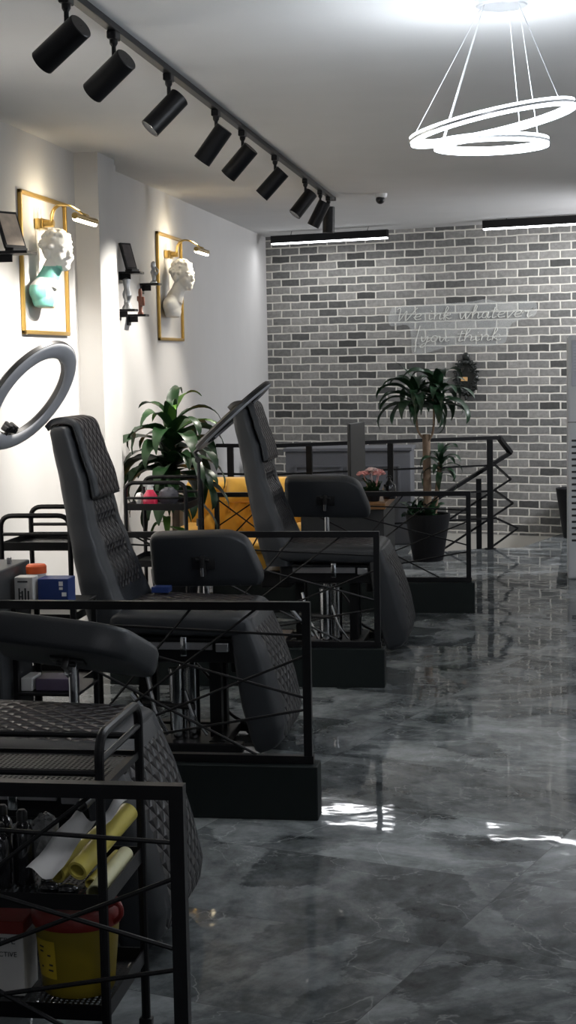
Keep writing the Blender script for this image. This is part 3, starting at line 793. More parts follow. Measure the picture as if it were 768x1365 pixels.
# small blue pack on the middle chair's seat
bm = BM(); box(bm,(-1.68,6.86,.634),(-1.60,6.93,.66),.003); one('wipes_pack',bm,M_blue,'small blue pack lying on the seat of the middle chair','pack',loc=(-1.64,6.9,.634),smooth=False)

# ------------------------------------------------------------------ ring lights
def ring_light(c, a, n_, R, r, label, base, led=None):
    """ring with centre c, in-plane 'up' a, facing n_; stands on a tripod at base"""
    c, a, n_ = V(c), V(a).normalized(), V(n_).normalized(); n_ = (n_-a*n_.dot(a)).normalized(); b = a.cross(n_)
    t = thing('ring_light', label, 'ring light', base)
    N = 64
    def ringpts(prof):
        rings = []
        for i in range(N):
            th = 2*PI*i/N; d = a*math.cos(th)+b*math.sin(th)
            rings.append([c+d*(R+x)+n_*y for x, y in prof])
        rings.append(rings[0][:]); bm = BM(); loft(bm, rings, cap=False); bmesh.ops.remove_doubles(bm, verts=bm.verts, dist=1e-6); return bm
    arc = [(-r*math.cos(PI*k/10), .002+r*.42*math.sin(PI*k/10)) for k in range(11)]
    obj('diffuser', ringpts(arc+[(r*.9,-.002),(-r*.9,-.002)]), led or M_ringw, t)
    obj('housing', ringpts([(-r*1.02,.004),(-r*1.02,-.014),(-r*.7,-.024),(r*.7,-.024),(r*1.04,-.014),(r*1.04,.004)]), M_dark, t)
    foot = c-a*(R+r)
    bm = BM(); hub = V((base[0],base[1],foot.z-.06)); tube(bm,[foot+a*.02,foot-a*.03,hub],.011,n=10); cyl(bm,hub+V((0,-.018,0)),hub+V((0,.018,0)),.017); obj('tilt_joint',bm,M_dark,t)
    bm = BM(); cyl(bm,(base[0],base[1],.25),(base[0],base[1],.75),.014,n=14); cyl(bm,(base[0],base[1],.75),hub,.010,n=14); cyl(bm,(base[0],base[1],.73),(base[0],base[1],.77),.02,n=14); obj('pole',bm,M_dark,t)
    for k in range(3):
        th = k*2*PI/3+.4; e = V((base[0]+.17*math.cos(th),base[1]+.17*math.sin(th),.012))
        bm = BM(); tube(bm,[(base[0],base[1],.33),e],.009,n=8); ellipsoid(bm,e,(.016,.016,.012),10,6); obj('leg',bm,M_dark,t)
    # phone clip at the inner bottom edge
    q = c-a*(R-r-.028)
    bm = BM(); tube(bm,[c-a*(R-r*.9),q],.008); M = Matrix((b,n_,a)).transposed().to_4x4(); M.translation = q
    box(bm,(-.045,-.012,-.012),(.045,.016,.012),.003,1,M); box(bm,(-.030,-.02,.0),(-.012,.02,.024),.003,1,M); box(bm,(.012,-.02,.0),(.030,.02,.024),.003,1,M)
    obj('phone_clip',bm,M_dark,t)
    return t
RL1 = ring_light((-2.040,6.35,1.520),(.585,0,.811),(.777,-.222,-.561),.226,.036,'large grey ring light tilted over the middle chair, cut by the left edge',(-2.235,6.36,0))
RL2 = ring_light((-1.655,8.80,1.342),(.75,.0,.66),(.647,.045,-.735),.245,.030,'second ring light seen edge-on, tilted before the far chair back',(-1.862,8.80,0))

# ------------------------------------------------------------------ things on the far trolley
t = thing('spray_bottle','spray bottle of pink liquid with a white trigger on the far trolley','bottle',(-2.14,8.78,.846))
bm = BM(); lathe(bm,[(.001,0),(.040,0),(.042,.01),(.042,.055),(.022,.085),(.016,.095),(.001,.095)],(-2.14,8.78,.846),n=28); obj('bottle_body',bm,M_pink,t)
bm = BM(); cyl(bm,(-2.14,8.78,.936),(-2.14,8.78,.962),.018); box(bm,(-2.178,8.765,.955),(-2.118,8.795,.982),.006); box(bm,(-2.165,8.77,.93),(-2.157,8.79,.958),.002); obj('trigger_head',bm,M_white_pl,t)
bm = BM(); ellipsoid(bm,(-2.045,8.83,.895),(.058,.05,.052),20,12)
for v in bm.verts: v.co += V((random.uniform(-1,1),random.uniform(-1,1),random.uniform(-1,1)))*.005; v.co.z = max(v.co.z,.847)
one('cloth_bundle',bm,M_cloth,'bundled dark grey cloth beside the pink spray bottle','cloth',loc=(-2.045,8.83,.846))
bm = BM(); ellipsoid(bm,(-2.205,8.80,.882),(.028,.028,.038),16,12)
for v in bm.verts: v.co += V((random.uniform(-1,1),random.uniform(-1,1),0))*.004; v.co.z = max(v.co.z,.847)
one('tissue_wad',bm,M_paper,'white tissue wad left of the pink spray bottle','tissue',loc=(-2.205,8.80,.846))

# ------------------------------------------------------------------ plants
def leaf(bm, base, yaw_, L, w, rise, droop, n=12, fold=.25, twist=0):
    """arching strap leaf; rise = start elevation, droop = total bend down"""
    P = []; p = V(base); el = rise; ds = L/n
    dirh = V((math.cos(yaw_), math.sin(yaw_), 0)); side = V((-math.sin(yaw_), math.cos(yaw_), 0))
    rows = []
    for i in range(n+1):
        f = i/n
        ww = w*(math.sin(PI*min(1,(f*.93+.07))**.75)**.8 if f < .98 else .04)
        if f == 0: ww = w*.22
        d = dirh*math.cos(el)+V((0,0,math.sin(el))); nrm = -dirh*math.sin(el)+V((0,0,math.cos(el)))
        s = side*math.cos(twist*f)+nrm*math.sin(twist*f); nn = nrm*math.cos(twist*f)-side*math.sin(twist*f)
        wv = .06*w*math.sin(f*13)
        rows.append((p-s*ww/2+nn*(ww*fold+wv), p.copy(), p+s*ww/2+nn*(ww*fold-wv)))
        p = p+d*ds; el -= droop/n*(.4+1.2*f)
    vs = [[bm.verts.new(q) for q in r] for r in rows]
    for a, b in zip(vs[:-1], vs[1:]):
        for j in (0,1): bm.faces.new((a[j],a[j+1],b[j+1],b[j]))
def crown(bm, c, n, Lr, wr, rise=(.2,1.35), droop=(1.2,2.6), seed=1, yaws=None, hspread=.12):
    rnd = random.Random(seed)
    for i in range(n):
        ya = (i*2.399+rnd.uniform(-.3,.3)) if not yaws else rnd.uniform(*yaws)
        f = i/max(1,n-1)
        ri = rise[0]+(rise[1]-rise[0])*f+rnd.uniform(-.12,.12)
        leaf(bm, V(c)+V((0,0,-hspread+hspread*f)), ya, rnd.uniform(*Lr), rnd.uniform(*wr), ri, rnd.uniform(*droop), fold=rnd.uniform(.08,.25), twist=rnd.uniform(-.5,.5))
# plant by the left wall
P1 = V((-2.30,10.06,0))
t = thing('corn_plant','leafy green plant by the left wall between pillar and yellow sofa','plant',P1)
bm = BM(); lathe(bm,[(.001,0),(.12,0),(.125,.01),(.155,.30),(.155,.32),(.14,.32),(.135,.28),(.001,.28)],P1,n=36); pot = obj('pot',bm,M_pot,t)
bm = BM(); lathe(bm,[(.136,.281),(.001,.292)],P1,n=24); obj('soil',bm,M_soil,pot)
bm = BM(); tube(bm,smooth_path([P1+V((0,0,.28)),P1+V((.015,.0,.7)),P1+V((0,0,1.2))],6),.024,n=12); obj('cane',bm,M_cane,t)
bm = BM()
crown(bm,P1+V((0,-.02,1.24)),12,(.34,.46),(.075,.105),(.5,1.35),(2.2,3.2),seed=4)
crown(bm,P1+V((0,-.02,1.14)),22,(.40,.54),(.105,.14),(.0,.8),(2.2,2.9),seed=9,hspread=.2)
crown(bm,P1+V((0,-.03,1.00)),20,(.36,.48),(.10,.14),(-.2,.6),(1.8,2.5),seed=12,hspread=.2)
for v in bm.verts:
    v.co.x = max(v.co.x, XW+.015+.01*math.sin(v.co.z*40))
    if v.co.x < -2.48: v.co.y = max(v.co.y, 9.86+.008*math.sin(v.co.z*50))
    v.co.y = min(v.co.y, 10.295) if v.co.z < .82 else v.co.y
obj('foliage',bm,M_leaf,t,ang=80)
bm = BM(); crown(bm,P1+V((-.03,-.08,.80)),7,(.22,.34),(.05,.075),(-.2,.7),(1.5,2.3),seed=21,hspread=.2); crown(bm,P1+V((0,-.02,1.26)),4,(.32,.42),(.05,.07),(.9,1.2),(1.7,2.4),seed=33)
o = obj('young_leaves',bm,M_leaf_l,t,ang=80); o['label'] = 'lighter yellow-green leaves'
# plant in black pot by the stair guard
P2 = V((-.862,13.02,0))
t = thing('cane_plant','tall cane plant in a tapered black pot, in front of the stair guard','plant',P2)
bm = BM(); lathe(bm,[(.001,0),(.118,0),(.124,.012),(.183,.375),(.184,.385),(.172,.385),(.165,.345),(.001,.345)],P2,n=40); pot = obj('pot',bm,M_pot,t)
bm = BM(); lathe(bm,[(.166,.346),(.001,.36)],P2,n=24); obj('soil',bm,M_soil,pot)
bm = BM(); cyl(bm,P2+V((0,0,.34)),P2+V((-.005,0,1.03)),.034,.032,n=18); obj('cane',bm,M_cane,t)
bm = BM(); cyl(bm,P2+V((.05,.02,.34)),P2+V((.105,.02,.80)),.019,n=12)
tube(bm,smooth_path([P2+V((-.01,-.02,.98)),P2+V((-.07,-.02,1.06)),P2+V((-.085,-.02,1.22)),P2+V((-.10,-.02,1.32))],6),.009)
tube(bm,smooth_path([P2+V((.015,-.02,.98)),P2+V((.05,-.02,1.05)),P2+V((.06,-.02,1.2)),P2+V((.05,-.02,1.32))],6),.009)
obj('branch',bm,M_cane,t)
bm = BM()
crown(bm,P2+V((-.10,-.02,1.36)),24,(.28,.42),(.07,.10),(.1,1.2),(2.2,3.2),seed=5,hspread=.12)
crown(bm,P2+V((.09,-.02,1.38)),26,(.28,.42),(.07,.10),(.1,1.25),(2.2,3.2),seed=6,hspread=.12)
leaf(bm,P2+V((-.03,-.03,1.36)),math.radians(165),.36,.04,1.0,.5)
obj('foliage',bm,M_leaf_d,t,ang=80)
bm = BM(); crown(bm,P2+V((.11,.0,.84)),20,(.18,.28),(.045,.06),(.1,1.3),(2.2,3.4),seed=15,hspread=.14); obj('side_foliage',bm,M_leaf_d,t,ang=80)
bm = BM()
for k in range(7):
    a = k*.9; crown(bm,P2+V((math.cos(a)*.09-.05,math.sin(a)*.08-.04,.39)),6,(.10,.17),(.05,.075),(.2,1.3),(.8,1.8),seed=40+k,hspread=.02)
obj('ground_foliage',bm,M_leaf_d,t,ang=80)
# planter beyond the air conditioner
q = onB(.425,.26)
bm = BM(); lathe(bm,[(.001,0),(.085,0),(.09,.01),(.155,.44),(.155,.45),(.14,.45),(.13,.40),(.001,.40)],q,n=32)
one('planter',bm,M_pot,'tall dark planter against the brick wall, half hidden by the air conditioner','pot',loc=q)

# ------------------------------------------------------------------ stair guard
GA, GM, GB = V((-2.60,13.04,0)), V((-2.13,12.90,0)), V((-.378,13.80,0))
t = thing('stair_guard','black steel guard railing around the stairwell with bent handrail ends','railing',GB)
gd = (GB-GM).normalized()
zt = .955
def seg(bm, a, b, z, w, h): bar(bm, a+V((0,0,z)), b+V((0,0,z)), w, h, up=(0,0,1))
GE = GB+gd*.085
bm = BM(); seg(bm,GM,GE,zt,.045,.030); seg(bm,GA,GM,zt,.045,.030); obj('top_rail',bm,M_black_metal,t,smooth=False)
for z in (.72,.50,.265):
    bm = BM(); seg(bm,GM,GB+gd*.05,z,.016,.016); seg(bm,GA,GM,z,.016,.016); obj('mid_rail',bm,M_black_metal,t,smooth=False)
posts = [GB, GM.lerp(GB,.535), GM.lerp(GB,.17), GM.lerp(GA,.75)]
for i, p in enumerate(posts):
    bm = BM(); bar(bm,p,p+V((0,0,zt-.015)),.052 if i==0 else .048); cyl(bm,p,p+V((0,0,.008)),.05); obj('post',bm,M_black_metal,t,smooth=False)
# return pieces and the descending stair handrail
gn = V((-gd.y,gd.x,0))
def gp(s, z, off=.10): return GB+gd*s+gn*off+V((0,0,z))
tips = [gp(.245,.815),gp(.245,.585),gp(.265,.375),gp(.31,.155)]
starts = [GE+V((0,0,zt)),GB+gd*.05+V((0,0,.72)),GB+gd*.05+V((0,0,.50)),GB+gd*.05+V((0,0,.265))]
ends = [gp(-.62,.36),gp(-.42,.22),gp(-.45,-.02),gp(.02,-.02)]
for i in range(4):
    w = (.045,.030) if i == 0 else (.016,.016)
    bm = BM(); bar(bm,starts[i],tips[i],w[0],w[1]); obj('return_bar',bm,M_black_metal,t,smooth=False)
    bm = BM(); bar(bm,tips[i],ends[i],w[0]*.8,w[1]); obj('stair_rail',bm,M_black_metal,t,smooth=False)
pp = V((-.478,13.90,0)); bm = BM(); bar(bm,pp+V((0,0,-.1)),pp+V((0,0,.60)),.046); obj('stair_post',bm,M_black_metal,t,smooth=False)

# ------------------------------------------------------------------ grey cabinet, desk, sofa
t = thing('panelled_cabinet','grey panelled cabinet behind the stair guard, before the brick wall','cabinet',(-1.64,14.3,0))
x0, x1, y0, y1, h = -2.20,-1.085,14.15,14.62,.862
bm = BM(); box(bm,(x0,y0,0),(x1,y1,h-.03),.004,1); obj('carcass',bm,M_grey_panel,t,smooth=False)
bm = BM(); box(bm,(x0-.02,y0-.02,h-.03),(x1+.015,y1+.0,h),.004,1); obj('top_board',bm,M_grey_panel,t,smooth=False)
for a, b in ((x0+.09,-1.70),(-1.64,x1-.10)):
    bm = BM(); o_ = V((0,0,0))
    for p, q in (((a,.12),(b,.12)),((b,.12),(b,.70)),((b,.70),(a,.70)),((a,.70),(a,.12))):
        bar(bm,(p[0],y0-.006,p[1]),(q[0],y0-.006,q[1]),.022,.014)
    obj('panel_moulding',bm,M_grey_panel,t,smooth=False)
t = thing('reception_desk','black desk with a warm wooden top beyond the farthest railing','desk',(-1.28,11.1,0))
bm = BM(); box(bm,(-1.58,10.62,.645),(-.985,11.52,.685),.003,1); obj('desk_top',bm,M_wood,t,smooth=False)
bm = BM(); box(bm,(-1.56,10.66,0),(-1.0,10.70,.645)); obj('front_panel',bm,M_darkgrey,t,smooth=False)
bm = BM(); box(bm,(-1.03,10.70,0),(-1.0,11.50,.645)); obj('side_panel',bm,M_darkgrey,t,smooth=False)
bm = BM(); box(bm,(-1.56,10.70,0),(-1.53,11.50,.645)); obj('side_panel',bm,M_darkgrey,t,smooth=False)
t = thing('monitor','thin black computer monitor seen nearly edge-on on the desk','monitor',(-1.21,11.0,.685))
Mm = Matrix.Translation((-1.215,11.0,0)) @ Matrix.Rotation(math.radians(79),4,'Z')
bm = BM(); box(bm,(-.17,-.012,.80),(.17,.012,1.21),.004,1,Mm); scn = obj('screen',bm,M_screen,t,smooth=False)
bm = BM(); box(bm,(-.02,.0,.70),(.02,.03,.95),.004,1,Mm); box(bm,(-.10,-.07,.686),(.10,.09,.698),.003,1,Mm); obj('stand',bm,M_screen,t,smooth=False)
q = V((-1.09,10.82,.685))
t = thing('flower_pot','dark pot of pink ruffled flowers on the desk','flowers',q)
bm = BM(); lathe(bm,[(.001,0),(.045,0),(.062,.075),(.055,.075),(.001,.06)],q,n=28); obj('pot',bm,M_pot,t)
bm = BM()
for k in range(10):
    a = k*.63; crown(bm,q+V((math.cos(a)*.03,math.sin(a)*.03,.08)),5,(.06,.10),(.035,.05),(.3,1.3),(.6,1.4),seed=60+k,hspread=.03)
obj('foliage',bm,M_leaf,t,ang=80)
for k,(dx,dy,dz,m_) in enumerate(((-.058,-.02,.180,M_petal),(.0,-.02,.205,M_petalw),(.050,-.03,.182,M_petal),(-.02,.04,.19,M_petalw),(.035,.04,.19,M_petal))):
    bm = BM(); c = q+V((dx,dy,dz)); rnd = random.Random(80+k)
    for j in range(26):
        a = j*2.399; r_ = .036*math.sqrt(j/26); ring_ = .018*(1-(j/26)**2)
        M = Matrix.Translation(c+V((math.cos(a)*r_,math.sin(a)*r_,ring_))) @ Euler((rnd.uniform(-.6,.6),rnd.uniform(-.6,.6),a)).to_matrix().to_4x4()
        ellipsoid(bm,(0,0,0),(.015,.013,.006),8,5,M)
    tube(bm,[c,q+V((dx*.4,dy*.4,.07))],.003,n=5)
    obj('blossom',bm,m_,t)
q = V((-.99,11.0,.685))
t = thing('glass_lantern','small dark lantern jar beside the pink flowers on the desk','lantern',q)
bm = BM(); lathe(bm,[(.001,0),(.042,0),(.046,.01),(.046,.085),(.040,.10),(.001,.10)],q,n=24); obj('jar',bm,M_bglass,t)
bm = BM(); lathe(bm,[(.030,.10),(.022,.115),(.010,.13),(.012,.142),(.001,.15)],q,n=20); tube(bm,[q+V((.02*math.cos(k*.4),0,.14+.02*math.sin(k*.4))) for k in range(9)],.002,n=5); obj('lid',bm,M_dark,t)

# yellow tufted sofa
t = thing('tufted_sofa','mustard yellow tufted velvet sofa behind the far booth railing','sofa',(-2.1,11.6,0))
def tufted(xa, xb, za, zb, yf, th, sx=.16, sz=.12, d=.030):
    NX, NZ = 72, 40; bm = BM(); rows = []
    for k in range(NZ+1):
        f = k/NZ; z = za+(zb-za)*f; row = []
        for i in range(NX+1):
            x = xa+(xb-xa)*i/NX
            a, b = (x-xa)/sx+(z-za)/sz*.5, (x-xa)/sx-(z-za)/sz*.5
            g = min(abs(a-round(a)),abs(b-round(b))); bt = math.hypot(a-round(a),b-round(b))
            y = yf+d*.55*math.exp(-(g/.14)**2)+d*math.exp(-(bt/.16)**2)
            e = max(0,(f-.85)/.15); y += th*.5*(1-math.sqrt(max(0,1-e*e)))
            row.append(V((x,y,z)))
        rows.append(row)
    rings = [[*r, *[V((p.x, yf+th, p.z)) for p in r[::-1]]] for r in rows]
    loft(bm, rings); return bm
bm = tufted(-2.56,-1.62,.30,.775,11.62,.30); bk = obj('backrest',bm,M_yellow,t,ang=70)
bm = BM()
for r_ in range(8):
    for i in range(7):
        z = .30+.06*r_; x = -2.56+.16*i+(.08 if r_ % 2 else 0)
        if x < -1.66 and z < .73: ellipsoid(bm,(x,11.652,z),(.012,.008,.012),10,6)
bt = obj('buttons',bm,M_yellow,bk)
bm = BM(); box(bm,(-2.55,11.16,.10),(-1.67,11.90,.29),.03,3); obj('base',bm,M_yellow,t)
bm = BM(); box(bm,(-2.44,11.14,.29),(-1.78,11.66,.36),.03,4); obj('seat_cushion',bm,M_yellow,t)
for xa in (-2.58,-1.76):
    bm = BM(); box(bm,(xa,11.15,.12),(xa+.13,11.88,.46),.05,4); obj('arm',bm,M_yellow,t)
for x in (-2.5,-1.73):
    for y in (11.2,11.9):
        bm = BM(); cyl(bm,(x,y,0),(x,y,.11),.016,.025,n=14); obj('leg',bm,M_wood,t)
def pillow(c, w, h, th, tilt, rz, label):
    n = 20; bm = BM(); top_, bot = [], []
    for s, store in ((1,top_),(-1,bot)):
        for i in range(n+1):
            row = []
            for j in range(n+1):
                u, v = i/n*2-1, j/n*2-1
                k = (1-u*u)*(1-v*v); pin = 1-.09*(1-abs(u))*0-.07*(abs(v)**2)*(1-u*u)-0
                x = u*w/2*(1-.08*(1-v*v)**1*0-.06*(1-v*v)*abs(u)); z = v*h/2*(1-.06*(1-u*u)*abs(v))
                row.append(bm.verts.new((x, s*th/2*k**.42+(.004*math.sin(7*u+3*v)*k), z)))
            store.append(row)
    for g_, fl in ((top_,0),(bot,1)):
        for i in range(n):
            for j in range(n):
                q_ = (g_[i][j],g_[i+1][j],g_[i+1][j+1],g_[i][j+1]); bm.faces.new(q_ if fl else q_[::-1])
    bmesh.ops.remove_doubles(bm, verts=bm.verts, dist=1e-5)
    bmesh.ops.transform(bm, matrix=Euler((tilt,0,rz)).to_matrix().to_4x4(), verts=bm.verts)
    o = obj('cushion',bm,M_yellow); o.location = c; return tag(o,label,'cushion')
pillow((-2.03,11.60,.70),.46,.20,.13,-.55,.06,'soft creased mustard cushion lying along the top of the yellow sofa')

# ------------------------------------------------------------------ wall art
def wall_frame(y0, y1, z0, z1, label):
    t = thing('wall_frame', label, 'frame', (XW,(y0+y1)/2,z0), group='gold frames around the wall busts')
    w = .022
    for (a, b) in (((y0,z0),(y1,z0)),((y1,z0),(y1,z1)),((y1,z1),(y0,z1)),((y0,z1),(y0,z0))):
        bm = BM()
        lo_ = (XW+.001, min(a[0],b[0])-w/2, min(a[1],b[1])-w/2); hi_ = (XW+.022, max(a[0],b[0])+w/2, max(a[1],b[1])+w/2)
        box(bm, lo_, hi_, .004, 2); obj('frame_side', bm, M_gold_frame, t, smooth=False)
    return t
wall_frame(8.12,8.93,1.82,2.545,'thin gold frame on the wall around the white and mint bust')
wall_frame(11.20,11.97,1.815,2.56,'thin gold frame on the wall around the plain white bust')
def picture_lamp(y, z, label):
    t = thing('picture_lamp', label, 'lamp', (XW,y,z), group='brass picture lamps above the busts')
    bm = BM(); box(bm,(XW+.001,y-.055,z-.028),(XW+.045,y+.055,z+.028),.004); cyl(bm,(XW+.045,y-.02,z-.0),(XW+.10,y-.02,z),.020,n=20); obj('wall_mount',bm,M_brass,t)
    bm = BM()
    for d in (-.035,-.005):
        tube(bm,smooth_path([(XW+.085,y+d,z),(XW+.095,y+d,z+.06),(XW+.13,y+d,z+.095),(XW+.19,y+d,z+.09),(XW+.275,y+d*.4,z+.035)],8),.0055,n=8)
    obj('gooseneck',bm,M_brass,t)
    for d in (-.025,.02):
        bm = BM(); tube(bm,[(XW+.02,y+d,z+.025),(XW+.02,y+d,z+.085)],.003,n=6); obj('cable',bm,M_steel,t)
    bm = BM(); cyl(bm,(XW+.272,y-.215,z+.02),(XW+.272,y+.195,z+.02),.017,n=18); cyl(bm,(XW+.272,y-.03,z+.038),(XW+.272,y+.03,z+.038),.010); sh = obj('lamp_bar',bm,M_brass,t)
    bm = BM(); cyl(bm,(XW+.270,y-.205,z+.006),(XW+.270,y+.185,z+.006),.0135,n=16); obj('led_tube',bm,M_piclamp,sh)
    li = bpy.data.lights.new('picture_lamp_light','AREA'); li.shape = 'RECTANGLE'; li.size = .36; li.size_y = .03; li.energy = 5; li.color = (1,.86,.62)
    lo_ = bpy.data.objects.new('picture_lamp_light',li); COL.objects.link(lo_); lo_.parent = t; lo_.location = (.262,-.01,-.012)
    d = V((-1,0,-.30)).normalized(); lo_.rotation_euler = d.to_track_quat('-Z','X').to_euler()
picture_lamp(8.44,2.40,'brass picture lamp above the white and mint bust, nearer the viewer')
picture_lamp(11.50,2.425,'brass picture lamp above the plain white bust, farther along the wall')

def bust(cy, cz, sc_, turn, label, painted, hoff):
    """plaster head and shoulders relief fixed to the wall; grown as one remeshed surface"""
    root = thing('wall_bust', label, 'bust', (XW, cy, cz))
    bm = BM()
    def E(c, r, rot=None): ellipsoid(bm, c, r, 28, 18, rot)
    Rz = Matrix.Rotation(turn,4,'Z')
    # shoulders and chest (local: x out of wall, y along wall, z up)
    E((.058,0,-.150),(.058,.175,.072)); E((.062,0,-.190),(.056,.130,.070)); E((.060,0,-.120),(.05,.12,.05))
    tube(bm,[(.070,0,-.12),(.095,hoff*.5,-.05),(.120,hoff,.01)],[.066,.052,.050],n=24)
    hc = V((.135,hoff,.065))
    def H(c, r, rx=0): E(tuple(hc+(Rz @ V(c))), r, Rz)
    H((-.012,0,.022),(.090,.072,.086)); H((.025,0,-.035),(.058,.054,.068)); H((.050,0,-.088),(.028,.028,.022))
    H((.084,0,-.022),(.014,.011,.024)); H((.093,0,-.036),(.013,.016,.010))
    H((.066,.0,.018),(.018,.048,.010)); H((.074,0,-.064),(.012,.021,.006)); H((.073,0,-.074),(.011,.018,.006))
    for s in (-1,1):
        H((.066,s*.027,-.002),(.011,.014,.008)); H((-.015,s*.071,-.018),(.022,.010,.028)); H((.050,s*.038,-.036),(.022,.018,.022))
    rnd = random.Random(11)
    for i in range(110):
        th = rnd.uniform(0,2*PI); ph = rnd.uniform(.05,1.0)*1.75
        d = V((math.cos(th)*math.sin(ph),math.sin(th)*math.sin(ph),math.cos(ph)))
        if d.x > .50 and d.z < .62: continue
        p = V((-.012+d.x*.091,d.y*.074,.022+d.z*.088)); k = rnd.uniform(.011,.017)
        H(p,(k,k*1.3,k*.8))
    bmesh.ops.transform(bm, matrix=Matrix.Scale(sc_,4), verts=bm.verts)
    me = bpy.data.meshes.new('bust_body'); bm.to_mesh(me); bm.free()
    o = bpy.data.objects.new('tmp',me); COL.objects.link(o)
    m1 = o.modifiers.new('r','REMESH'); m1.mode = 'VOXEL'; m1.voxel_size = .005
    m2 = o.modifiers.new('s','SMOOTH'); m2.iterations = 2; m2.factor = .5
    me2 = bpy.data.meshes.new_from_object(o.evaluated_get(bpy.context.evaluated_depsgraph_get()))
    bpy.data.objects.remove(o); bpy.data.meshes.remove(me)
    bm = BM(); bm.from_mesh(me2)
    for v in bm.verts: v.co.x = max(v.co.x, .001); v.co.z = max(v.co.z, -.232-.25*v.co.y*.2)
    bm.to_mesh(me2); bm.free(); me2.materials.clear(); me2.materials.append(M_plaster)
    me2.polygons.foreach_set('use_smooth',[True]*len(me2.polygons))
    if painted:
        me2.materials.append(M_green_paint); me2.materials.append(M_yellow_paint)
        for p in me2.polygons:
            c = p.center/sc_
            w = .012*math.sin(40*c.y+25*c.z)
            if -.085+w < c.z < -.005+w and c.x < .17 and abs(c.y-.02) < .08: p.material_index = 1
            elif c.y+.3*c.z < -.135+w and -.22 < c.z < -.12: p.material_index = 1
            elif c.z < -.175+w and c.z > -.25 and -.12 < c.y < .0: p.material_index = 1
            elif (c.y-.055)**2+(c.z+.225)**2 < .0005+w*.01: p.material_index = 2
    link('bust_body', me2, None, root)
    return root
bust(8.33,2.185,1.0,math.radians(-30),'white bust with mint green paint patches inside the nearer gold frame',True,.035)
bust(11.42,2.205,1.0,math.radians(-28),'plain white plaster bust inside the farther gold frame',False,.045)

# little ledges with ornaments
def ledge(y0, y1, z, d, label, group='small black wall ledges'):
    t = thing('wall_ledge', label, 'shelf', (XW,(y0+y1)/2,z), group=group)
    bm = BM(); box(bm,(XW+.001,y0,z-.014),(XW+d,y1,z),.001,1); obj('board',bm,M_black_metal,t,smooth=False)
    bm = BM(); box(bm,(XW+.001,y0+.01,z-.07),(XW+.008,y1-.01,z-.014)); box(bm,(XW+.001,(y0+y1)/2-.004,z-.05),(XW+d*.5,(y0+y1)/2+.004,z-.014)); obj('bracket',bm,M_black_metal,t,smooth=False)
    return t
def plaque(c, w, h, yaw_, lean, m, label):
    t = thing('award_plaque', label, 'plaque', c)
    M = Matrix.Rotation(yaw_,4,'Z') @ Matrix.Rotation(lean,4,'X')
    bm = BM(); box(bm,(-w/2,-.008,.014),(w/2,.008,h),.002,1,M); bmesh.ops.translate(bm,verts=bm.verts,vec=c); b_ = obj('board',bm,M_dark,t,smooth=False)
    bm = BM(); box(bm,(-w/2+.012,-.0095,.03),(w/2-.012,-.008,h-.014),0,1,M); bmesh.ops.translate(bm,verts=bm.verts,vec=c); obj('print',bm,m,b_,smooth=False)
    bm = BM(); Mz = Matrix.Rotation(yaw_,4,'Z'); box(bm,(-w/2*.7,-.03,0),(w/2*.7,.03,.016),.002,1,Mz); bmesh.ops.translate(bm,verts=bm.verts,vec=c); obj('stand',bm,M_dark,t,smooth=False)
    return t
ledge(7.62,7.78,2.205,.20,'black ledge at the left edge with a leaning plaque')
plaque((XW+.125,7.69,2.205),.14,.21,math.radians(62),math.radians(-20),M_print,'printed plaque leaning on the ledge at the left edge')
ledge(10.10,10.22,2.232,.15,'black ledge by the pillar, the upper one with a dark plaque')
plaque((XW+.085,10.16,2.232),.10,.195,math.radians(62),math.radians(-18),M_printd,'dark plaque leaning on the upper ledge by the pillar')
ledge(10.70,10.80,2.185,.13,'black ledge just left of the farther gold frame with a silver figure')
ledge(10.06,10.16,1.992,.12,'black ledge by the pillar, the lower one with a glass trophy')
ledge(10.31,10.41,1.965,.13,'lowest black ledge carrying the brown figure')
q = V((XW+.085,10.75,2.185))
bm = BM(); lathe(bm,[(.001,0),(.024,0),(.024,.008),(.010,.02),(.014,.05),(.022,.075),(.012,.095),(.018,.115),(.014,.14),(.001,.15)],q,n=18)
tube(bm,smooth_path([q+V((.012,0,.05)),q+V((.035,0,.08)),q+V((.015,0,.11))],5),.006)
one('silver_figurine',bm,M_silver,'small silver figurine on the ledge beside the farther gold frame','figurine',loc=q)
q = V((XW+.06,10.11,1.992))
bm = BM(); lathe(bm,[(.001,0),(.034,0),(.034,.012),(.022,.03),(.020,.06),(.028,.075),(.030,.10),(.020,.13),(.024,.165),(.026,.19),(.001,.20)],q,n=18)
one('glass_trophy',bm,M_silver,'pale glass trophy on the lower ledge by the pillar','trophy',loc=q)
q = V((XW+.085,10.36,1.965))
bm = BM(); lathe(bm,[(.001,0),(.020,0),(.020,.01),(.013,.02),(.014,.07),(.017,.09),(.012,.12),(.014,.145),(.010,.165),(.001,.17)],q,n=16,sy=.8)
box(bm,tuple(q+V((.005,-.01,.055))),tuple(q+V((.028,.01,.115))),.005); box(bm,tuple(q+V((-.022,-.007,.085))),tuple(q+V((-.008,.007,.12))),.004)
one('carved_figure',bm,M_figwood,'brown carved standing figure on the lowest ledge','figurine',loc=q)

